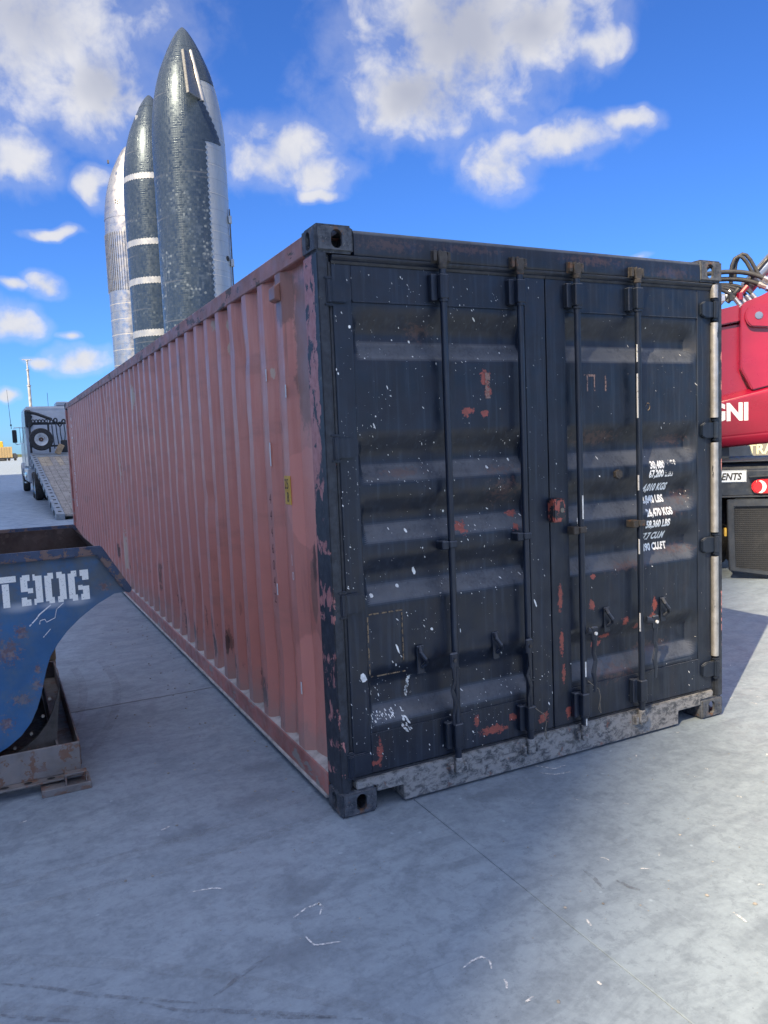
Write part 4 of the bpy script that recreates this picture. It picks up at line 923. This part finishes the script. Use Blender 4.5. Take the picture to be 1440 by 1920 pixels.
for a, b_, z0, z1 in ((-.10, .09, 0, .10), (-.09, .075, .102, .20), (-.085, .08, .202, .29)): G().box(a, b_, -.09, .08, z0, z1).out('timber', 'raw_timber', tb, bevel=.004)

# ------------------------------------------------------------------ tilt-bed truck beyond the container
def wheel(parent, x0, x1, y, z, r, mat_rim='rim_white', face=-1, axis='x'):
    M = Matrix.Translation(((x0+x1)/2, y, z)) @ (Matrix.Rotation(rad(90), 4, 'Y') if axis == 'x' else Matrix.Rotation(rad(90), 4, 'X')); h = (x1-x0)/2
    w = G().lathe([(r*.56, -h*.8), (r*.60, -h), (r*.93, -h), (r, -h*.62), (r, h*.62), (r*.93, h), (r*.60, h), (r*.56, h*.8)], 36, M).out('wheel', 'tyre_rubber', parent, smooth=35)
    G().lathe([(0.02, -h*.15), (r*.3, -h*.15), (r*.36, -h*.5), (r*.44, -h*.55), (r*.52, -h*.9), (r*.57, -h*.95), (r*.57, h*.95), (r*.52, h*.9), (r*.44, h*.55), (r*.36, h*.5), (r*.3, h*.15), (.02, h*.15)], 28, M).out('rim', mat_rim, w, smooth=35)
    G().lathe([(.02, -h*.7), (r*.16, -h*.7), (r*.2, -h*.2), (r*.2, h*.2), (r*.16, h*.7), (.02, h*.7)], 16, M).out('hub', 'hub_rust', w, smooth=35)
    return w
tr = thing('tilt_bed_truck', 'white sleeper cab truck with its plank deck tilted to the ground', 'truck', (1.35, 30, 0))
MD = Matrix.Translation((0, 18.4, .13)) @ Matrix.Rotation(math.atan2(1.60, 12.0), 4, 'X')
DL = 12.1
for k in range(10):
    x0 = .345+k*.202; cutp = [4.2, 6.4, 3.1, 5.6, 7.0][k % 5]
    for s0, s1 in ((.02, cutp-.006), (cutp+.006, 8.8), (8.81, 11.2)):
        G().box(x0+.004, x0+.198, s0, s1, -.05, .001*((k*7) % 3), M=MD).out('deck_plank', 'deck_plank_new' if (s0 > 8 and k in (0, 1, 3)) else 'deck_plank', tr)
G().box(.335, 2.375, 11.21, DL, -.05, .012, M=MD).out('deck_plate', 'deck_steel', tr, bevel=.004)
for x0, x1 in ((.13, .335), (2.375, 2.58)):
    rl = G().box(x0, x1, 0, DL, -.17, .03, M=MD).out('side_rail', 'deck_steel', tr, bevel=.008)
    for k in range(21): G().box(x0+.07, x0+.15, .25+k*.56, .37+k*.56, .0305, .036, M=MD).out('stake_pocket', 'dark_opening', rl)
    for k in range(11): G().box(x0-.02 if x0 < 1 else x1, x0 if x0 < 1 else x1+.02, .6+k*1.1, .72+k*1.1, -.13, .0, M=MD).out('tie_hook', 'truck_black', rl)
for x0 in (.75, 1.75): G().box(x0, x0+.16, .3, DL, -.46, -.051, M=MD).out('deck_beam', 'truck_black', tr)
for k in range(9): G().box(.34, 2.37, 1+k*1.3, 1.1+k*1.3, -.2, -.052, M=MD).out('cross_member', 'truck_black', tr)
for x0 in (.92, 1.62): G().box(x0, x0+.12, 26.2, 38.6, .62, .92).out('chassis_rail', 'truck_black', tr)
for y in (28.9, 30.35):
    for x0, x1 in ((.14, .42), (.46, .74), (1.96, 2.24), (2.28, 2.56)): wheel(tr, x0, x1, y, .52, .52, 'chrome')
for x0, x1 in ((.06, .36), (2.36, 2.66)): wheel(tr, x0, x1, 37.9, .52, .52, 'chrome')
for x0 in (.14, 1.96): G().box(x0, x0+.6, 29.62, 29.64, .25, .95).out('mud_flap', 'truck_black', tr)
# sleeper cab and bonnet
sec = [(32.5, 1.15), (32.5, 3.55), (32.62, 3.72), (35.2, 3.74), (36.0, 3.5), (36.6, 2.65), (38.9, 2.25), (39.3, 1.9), (39.3, .75), (36.6, .75), (36.6, 1.15)]
cab = G().prism(sec, 'x', .14, 2.62).out('cab', 'truck_white', tr, bevel=.09, seg=3, smooth=40)
G().box(.128, .139, 35.3, 36.2, 2.25, 2.95).out('window', 'dark_glass', cab); G().box(.128, .139, 33.2, 33.8, 2.6, 2.9).out('window', 'dark_glass', cab)
G().box(.1285, .1385, 35.0, 36.5, 1.2, 2.2).out('door', 'truck_white', cab, bevel=.005)
ex = G().box(.145, .38, 32.34, 32.49, 2.85, 3.56).out('side_extender', 'truck_black', cab, bevel=.04)
for k in range(4): G().box(.382, .42, 32.36, 32.47, 2.92+.16*k, 3.0+.16*k).out('bracket', 'truck_black', ex)
G().box(1.42, 1.92, 33.0, 34.2, 3.74, 3.93).out('roof_unit', 'truck_white', cab, bevel=.04)
G().box(.10, .60, 32.6, 36.3, .55, 1.148).out('side_skirt', 'truck_white', tr, bevel=.05)
G().tube([(.34, 33.4, .78), (.34, 35.2, .78)], .30, 20).out('fuel_tank', 'chrome', tr, smooth=40)
G().prism([(37.2, .75), (37.25, 1.05), (37.5, 1.25), (38.3, 1.25), (38.55, 1.05), (38.6, .75), (38.7, .75), (38.65, 1.15), (38.35, 1.36), (37.45, 1.36), (37.12, 1.1), (37.1, .75)], 'x', .05, .40).out('fender', 'truck_white', tr, bevel=.02)
for z in (.45, .85): G().box(.06, .14, 35.1, 36.1, z, z+.06).out('cab_step', 'chrome', tr, bevel=.01)
mr = G().box(-.27, -.07, 36.95, 37.06, 2.30, 2.90).out('mirror', 'truck_black', tr, bevel=.03)
G().tube([(-.17, 37, 2.92), (-.17, 37, 2.99), (.0, 36.9, 3.0), (.16, 36.8, 2.98)], .018, 6).tube([(-.17, 37, 2.28), (-.1, 37, 2.22), (.16, 36.8, 2.26)], .018, 6).tube([(.07, 36.9, 2.99), (.07, 36.9, 2.27)], .015, 6).out('mirror_arm', 'chrome', mr)
G().tube([(-.28, 37, 2.95), (-.29, 37, 3.2), (-.34, 37, 4.75)], [.014, .012, .006], 5).tube([(-.285, 37, 3.08), (-.286, 37, 3.16)], .035, 8).out('whip_antenna', 'truck_black', mr)
G().tube([(1.15, 33.6, 3.7), (1.15, 33.6, 4.35)], .008, 4).out('whip_antenna', 'truck_black', cab)
# headache rack with spare wheel, hooks and straps
rk = G().box(.17, .25, 30.62, 30.72, 1.78, 2.95).box(.86, .93, 30.62, 30.72, 1.78, 2.95).box(2.45, 2.53, 30.62, 30.72, 1.78, 2.95).box(.17, 2.53, 30.615, 30.725, 2.88, 2.97).box(.25, 2.45, 30.63, 30.70, 2.0, 2.07).out('cab_guard', 'truck_black', tr, bevel=.01)
G().tube([(.15, 30.75, 3.42), (.55, 30.75, 3.30), (1.05, 30.72, 3.08)], .06, 8).out('guard_arm', 'truck_black', rk)
sw = wheel(tr, .44, .72, 30.32, 2.30, .44, 'rim_white', axis='y')
for o in [sw]: o.name = 'spare_wheel'
for c in [sw]:
    c.data = c.data
rg = random.Random(5)
for k in range(9):
    x = 1.02+.15*k; z0 = 2.93+rg.uniform(-.05, .12)
    hk = G().tube([(x+.06*math.cos(a), 30.56, z0+.08*math.sin(a)) for a in [6.2832*j/10 for j in range(11)]], .03, 6, caps=False).out('chain_hook', 'truck_black', rk)
    G().tube([(x, 30.55, z0-.07), (x+rg.uniform(-.03, .03), 30.52, 2.5), (x+rg.uniform(-.08, .08), 30.5, 1.92)], .022, 6).out('chain', 'lift_grey', hk)
for k in range(5): x = .35+.12*k; G().tube([(x+.05*math.cos(a), 30.58, 3.02+.06*math.sin(a)) for a in [6.2832*j/8 for j in range(9)]], .022, 6, caps=False).out('chain_hook', 'truck_black', rk)
G().box(1.3, 2.4, 30.4, 30.55, 1.76, 2.25).out('winch_box', 'truck_black', rk, bevel=.03)
rebase(tr)
ck = thing('wheel_chock', 'pale timber chock leaning under the spare wheel on the truck deck', 'chock', (1.10, 30.0, 1.70))
G().box(-.11, .11, -.06, .06, 0, .42, M=Matrix.Rotation(rad(28), 4, 'Y')).out('chock_block', 'raw_timber', ck, bevel=.02)

# ------------------------------------------------------------------ mast, far vehicles
ms = thing('telescopic_mast', 'slender grey telescopic mast with a crossbar, behind the truck', 'mast', (3.12, 90, 0))
for z0, z1, r in ((0, 6.5, .20), (6.4, 9.3, .155), (9.2, 11.0, .115), (10.9, 12.0, .085)): s_ = G().tube([(0, 0, z0), (0, 0, z1)], r, 14).out('mast_section', 'mast_grey', ms, smooth=40); G().tube([(0, 0, z1-.12), (0, 0, z1)], r+.06, 14).out('collar', 'mast_grey', s_, smooth=40)
G().tube([(-.5, 0, 12.02), (.5, 0, 12.02)], .045, 6).out('crossbar', 'mast_grey', ms); G().box(-.8, .8, -.8, .8, 0, .4).out('mast_base', 'stand_steel', ms, bevel=.05)
dt = thing('tan_dump_trailer', 'distant tan ribbed dump trailer at the edge of the yard', 'trailer', (2.4, 350, 0))
tb_ = G().prism([(-5.5, 1.3), (4.6, 1.3), (4.7, 5.7), (-5.7, 5.7)], 'y', -1.2, 1.2).out('trailer_body', 'far_tan', dt, bevel=.05)
for k in range(11): G().box(-5.3+k*.98, -5.15+k*.98, -1.32, -1.2, 1.4, 5.6).out('rib', 'far_tan', tb_)
G().box(-5.5, 6.5, -1.0, 1.0, .9, 1.29).out('chassis', 'far_dark', dt)
for x in (-4, -2.7, 2.0, 3.3, 5.6): wheel(dt, x-.5, x+.5, -1.0, .55, .55, 'far_dark', axis='y')
G().prism([(4.8, 1.3), (6.6, 1.3), (6.6, 2.2), (5.9, 3.0), (4.8, 3.0)], 'y', -1.1, 1.1).out('tractor_cab', 'far_dark', dt, bevel=.05)
ym = thing('yellow_excavator', 'distant yellow excavator peeking over the tan dump trailer', 'excavator', (2.9, 362, 0))
G().box(-2.2, 1.3, -1.5, 1.5, 4.0, 6.9).out('machine_house', 'far_yellow', ym, bevel=.2); G().box(.0, 1.2, -1.4, 0, 6.9, 8.2).out('machine_cab', 'far_yellow', ym, bevel=.15); G().box(-1.9, 1.9, -1.7, 1.7, 0, 3.99).out('undercarriage', 'far_dark', ym, bevel=.3)
G().tube([(-1, 0, 6.5), (-3.4, 0, 8.4), (-5.5, 0, 6.2)], [.45, .4, .3], 8).out('boom', 'far_yellow', ym)
g = G(); tx = [-900+12*k for k in range(190)]
g.grid(lambda i, j: (tx[i], 1700+20*mnoise.noise(Vector((i*.3, 1, 0))), (5+3*mnoise.noise(Vector((i*.21, 7, 0)))+1.5*mnoise.noise(Vector((i*.9, 3, 0))))*j), list(range(len(tx))), [0, .5, 1]); b_ = g
b_.out('tree_line', 'far_foliage', kind='stuff', label='low hazy line of scrub along the horizon', category='scrub')

# ------------------------------------------------------------------ red telehandler to the right
lf = thing('telehandler', 'red telescopic handler with black hoses parked right of the container', 'telehandler', (5.85, 2.85, 0), math.atan2(-.6614, .75))
ch = G().prism([(0, .915), (0, 1.20), (.05, 1.275), (.9, 1.275), (.9, .915)], 'x', -1.7, .82).out('chassis', 'lift_dark', lf, bevel=.015, seg=2)
G().box(-1.68, .80, -.03, .0, .905, .925).out('chassis_lip', 'lift_grey', ch, bevel=.004)
G().prism([(-.03, 1.29), (.85, 1.30), (.85, 1.325), (-.03, 1.305)], 'x', -.9, .80).out('deck_plate', 'lift_dark', ch, bevel=.004)
for x0, x1 in ((-1.55, -1.1), (-.25, .16)): wheel(lf, x0, x1, .95, .60, .60, 'lift_grey')
for x0, x1 in ((-1.55, -1.1), (-.25, .16)): wheel(lf, x0, x1, 4.2, .60, .60, 'lift_grey')
# rear grille in its frame
fo = [(.062, .885), (.066, .60), (.085, .10), (.70, .015), (.74, .04), (.74, .885)]; fi = [(.128, .805), (.130, .60), (.146, .135), (.66, .075), (.67, .09), (.67, .805)]
g = G(); n = 6; g.add([(x, y, z) for y in (-.05, .03) for lst in (fo, fi) for x, z in lst], [(i, (i+1) % n, n+(i+1) % n, n+i) for i in range(n)]+[(i, 2*n+i, 2*n+(i+1) % n, (i+1) % n) for i in range(n)]+[(n+i, n+(i+1) % n, 3*n+(i+1) % n, 3*n+i) for i in range(n)]+[(2*n+i, 3*n+i, 3*n+(i+1) % n, 2*n+(i+1) % n) for i in range(n)])
gf = g.out('grille_frame', 'lift_grey', lf, bevel=.008, seg=2); G().prism(fi, 'y', -.018, .0).out('grille_mesh', 'wire_mesh', gf); G().box(.14, .70, .031, .55, .12, .90).out('cooler_box', 'lift_dark', gf, bevel=.02)
G().box(.034, .061, -.02, .03, .475, .570).out('side_marker', 'marker_amber', lf, bevel=.006)
npl = G().box(-.34, .262, -.008, -.0005, 1.068, 1.202).out('name_plate', 'plate_pale', lf, bevel=.003)
def lift_text(txt, xr, z, size, y, mat, parent, sx=1.0, shear=0.0, bold=0.0, lean=0.0):
    vs, fs = text_geo(txt, size, bold, shear, sx); mx = max(p[0] for p in vs); g = G(); g.add([(xr-mx+p[0], y+lean*p[1], z+p[1]) for p in vs], fs); return g.out('lettering', mat, parent, recalc=False)
lift_text('ENTS', .215, 1.098, .105, -.0095, 'lettering_black', npl, .82, .22, .0035)
g = G()
for a, b_, c_, d_ in ((-.335, .257, 1.072, 1.076), (-.335, .257, 1.194, 1.198), (.253, .257, 1.0765, 1.1935)): g.box(a, b_, -.0092, -.0082, c_, d_)
g.out('plate_border', 'lettering_black', npl)
tl = G().prism([(.30, 1.02), (.312, 1.06), (.345, 1.092), (.40, 1.10), (.72, 1.10), (.72, .94), (.40, .94), (.345, .948), (.312, .98)], 'y', -.055, -.001).out('tail_light', 'lamp_red', lf, bevel=.012, seg=3)
cres = [(.375+.075*math.cos(a), 1.02+.072*math.sin(a)) for a in [rad(-75+15*k) for k in range(11)]]+[(.355+.055*math.cos(a), 1.02+.065*math.sin(a)) for a in [rad(75-15*k) for k in range(11)]]
G().prism(cres, 'y', -.060, -.0555).out('reversing_lens', 'lamp_clear', tl)
G().prism([(.28, 1.125), (.80, 1.145), (.80, 1.155), (.28, 1.135)], 'y', -.07, -.001).out('lamp_hood', 'lift_grey', tl)
# boom base: lower beam, inset web, proud cheek plate, lug
bm0 = G(); A0, A1 = -1.5, 1.3
def bz(x, z0): return z0+.29*0+(x-.075)*.09
lower = [(.30, 1.56), (.30, 1.965), (.42, 2.03), (1.05, 2.03), (1.05, 1.44), (.40, 1.44)]
bm_ = G(); m_ = len(lower)
bm_.add([(x, y, z+(x-.075)*(.22 if z > 1.9 else .07)) for x in (A0, A1) for y, z in lower], [tuple(range(m_)), tuple(range(m_, 2*m_))[::-1]]+[(i, m_+i, m_+(i+1) % m_, (i+1) % m_) for i in range(m_)])
boom = bm_.out('boom', 'lift_red', lf, bevel=.02, seg=3, smooth=40)
lift_text('GNI', .333, 1.752, .262, .2985, 'letter_pale', boom, .88, 0, .012)
G().prism([(-1.5, 1.64), (.262, 2.04), (.38, 2.06), (.38, 2.84), (.262, 2.83), (-1.5, 2.60)], 'y', .46, .60).out('boom_web', 'lift_red', lf, bevel=.01)
G().prism([(-1.5, 2.61), (.262, 2.842), (.262, 3.03), (-1.5, 2.70)], 'y', .40, .70).out('boom_top_block', 'lift_red', lf, bevel=.012, seg=2)
ckp = G().prism([(.262, 2.32), (.382, 2.07), (1.3, 2.27), (1.3, 3.35), (.70, 3.24), (.54, 3.135), (.47, 3.10), (.31, 3.045), (.262, 3.0)], 'y', .33, .52).out('cheek_plate', 'lift_red', lf, bevel=.012, seg=2)
lug = [(1.2, 3.05), (.46, 3.01)]+[(.434+.135*math.cos(a), 2.878+.135*math.sin(a)) for a in [rad(95+12*k) for k in range(13)]]+[(.52, 2.745), (1.2, 2.70)]
lg = G().prism(lug, 'y', .27, .329).out('pivot_lug', 'lift_red', lf, bevel=.012, seg=2)
G().tube([(.434, .262, 2.878), (.434, .28, 2.878)], .042, 18).out('pivot_pin', 'ram_steel', lg, bevel=.004)
G().prism([(-1.45, 1.50), (1.3, 1.80), (1.3, 3.2), (-1.45, 2.62)], 'y', .61, 1.7).out('turret', 'lift_red', lf, bevel=.04)
G().box(-1.15, .10, .75, 2.1, 1.10, 1.62).out('slew_column', 'lift_dark', lf, bevel=.03)
G().box(.25, .85, 1.71, 6.2, 2.15, 2.75).out('boom_section', 'lift_red', lf, bevel=.03); G().box(.33, .77, 6.21, 7.4, 2.22, 2.68).out('boom_section', 'lift_red', lf, bevel=.02)
cb = G().prism([(1.72, 1.15), (3.5, 1.15), (3.6, 1.9), (3.1, 2.95), (1.80, 2.95)], 'x', -1.45, -.62).out('cab', 'lift_red', lf, bevel=.06, seg=2)
G().prism([(1.95, 1.85), (3.45, 1.85), (3.02, 2.8), (1.95, 2.8)], 'x', -1.47, -1.451).out('window', 'dark_glass', cb); G().prism([(1.95, 1.85), (3.45, 1.85), (3.02, 2.8), (1.95, 2.8)], 'x', -.619, -.60).out('window', 'dark_glass', cb)
G().box(-1.6, .75, .91, 5.4, .62, 1.09).out('main_frame', 'lift_dark', lf, bevel=.03)
G().box(.09, .17, .5, .58, 1.30, 1.45).out('pedestal', 'lift_dark', lf)
# hydraulic hoses with crimped ends
def hose(path, r=.022, f0=None):
    h = G().tube(path, r, 10).out('hose', 'hose_rubber', lf, smooth=40)
    a = Vector(path[-1]); d = (a-Vector(path[-2])).normalized(); G().tube([a-d*.02, a+d*.075], r*1.3, 8).tube([a+d*.078, a+d*.12], r*1.55, 6).out('hose_fitting', 'hose_fitting', h)
def arc(p0, p1, p2, n=12):
    p0, p1, p2 = Vector(p0), Vector(p1), Vector(p2); return [p0*(1-t)**2+p1*2*t*(1-t)+p2*t*t for t in [k/n for k in range(n+1)]]
hose(arc((-.5, .55, 3.35), (.25, .55, 3.52), (.545, .52, 3.305)), .026); hose(arc((-.5, .60, 3.28), (.2, .60, 3.44), (.50, .56, 3.255)), .026)
for k in range(4): hose(arc((-.45, .50+.04*k, 3.18+.02*k), (.10+.06*k, .50+.04*k, 3.34+.02*k), (.235+.065*k, .46+.04*k, 3.09+.018*k)), .020)
for k in range(2): 
    o_ = .05*k; hose([Vector(p)+Vector((o_, .05*k, .03*k)) for p in [(.205, .60, 3.30), (.205, .60, 3.42), (.215, .60, 3.50), (.245, .60, 3.57), (.285, .60, 3.595), (.325, .60, 3.58), (.37, .60, 3.52), (.41, .60, 3.44), (.44, .60, 3.38), (.47, .60, 3.33)]], .021)
G().tube([(.40, .75, 3.26), (.95, .75, 3.86)], .085, 14).out('ram', 'ram_steel', lf, smooth=40); G().tube([(.36, .66, 3.28), (.9, .66, 3.90)], .018, 8).out('pipe', 'hose_rubber', lf)
for k in range(3): G().tube([(.06+.09*k, .50, 3.06+.02*k), (.18+.09*k, .50, 3.20+.02*k)], .028, 8).tube([(.10+.09*k, .48, 3.09), (.10+.09*k, .48, 3.17)], .035, 6).out('valve', ('hose_fitting', 'lift_grey', 'lift_red')[k], lf)
# grey box trailer with cream lettering seen under the boom
gt = thing('grey_trailer', 'grey box trailer with cream lettering, seen under the red boom', 'trailer', (10.2, 6.0, 0), math.atan2(-.62, .78))
gb = G().box(-1.8, 2.2, 0, 2.2, .75, 2.0).out('trailer_body', 'trailer_grey', gt, bevel=.03)
lift_text('TRAC', .62, 1.20, .24, -.004, 'letter_cream', gb, .9, 0, .006)
for x in (-1.2, 1.4): wheel(gt, x-.2, x+.2, .5, .42, .42, 'lift_grey')
G().box(-1.8, 2.2, .1, 2.1, .55, .749).out('trailer_chassis', 'lift_dark', gt)
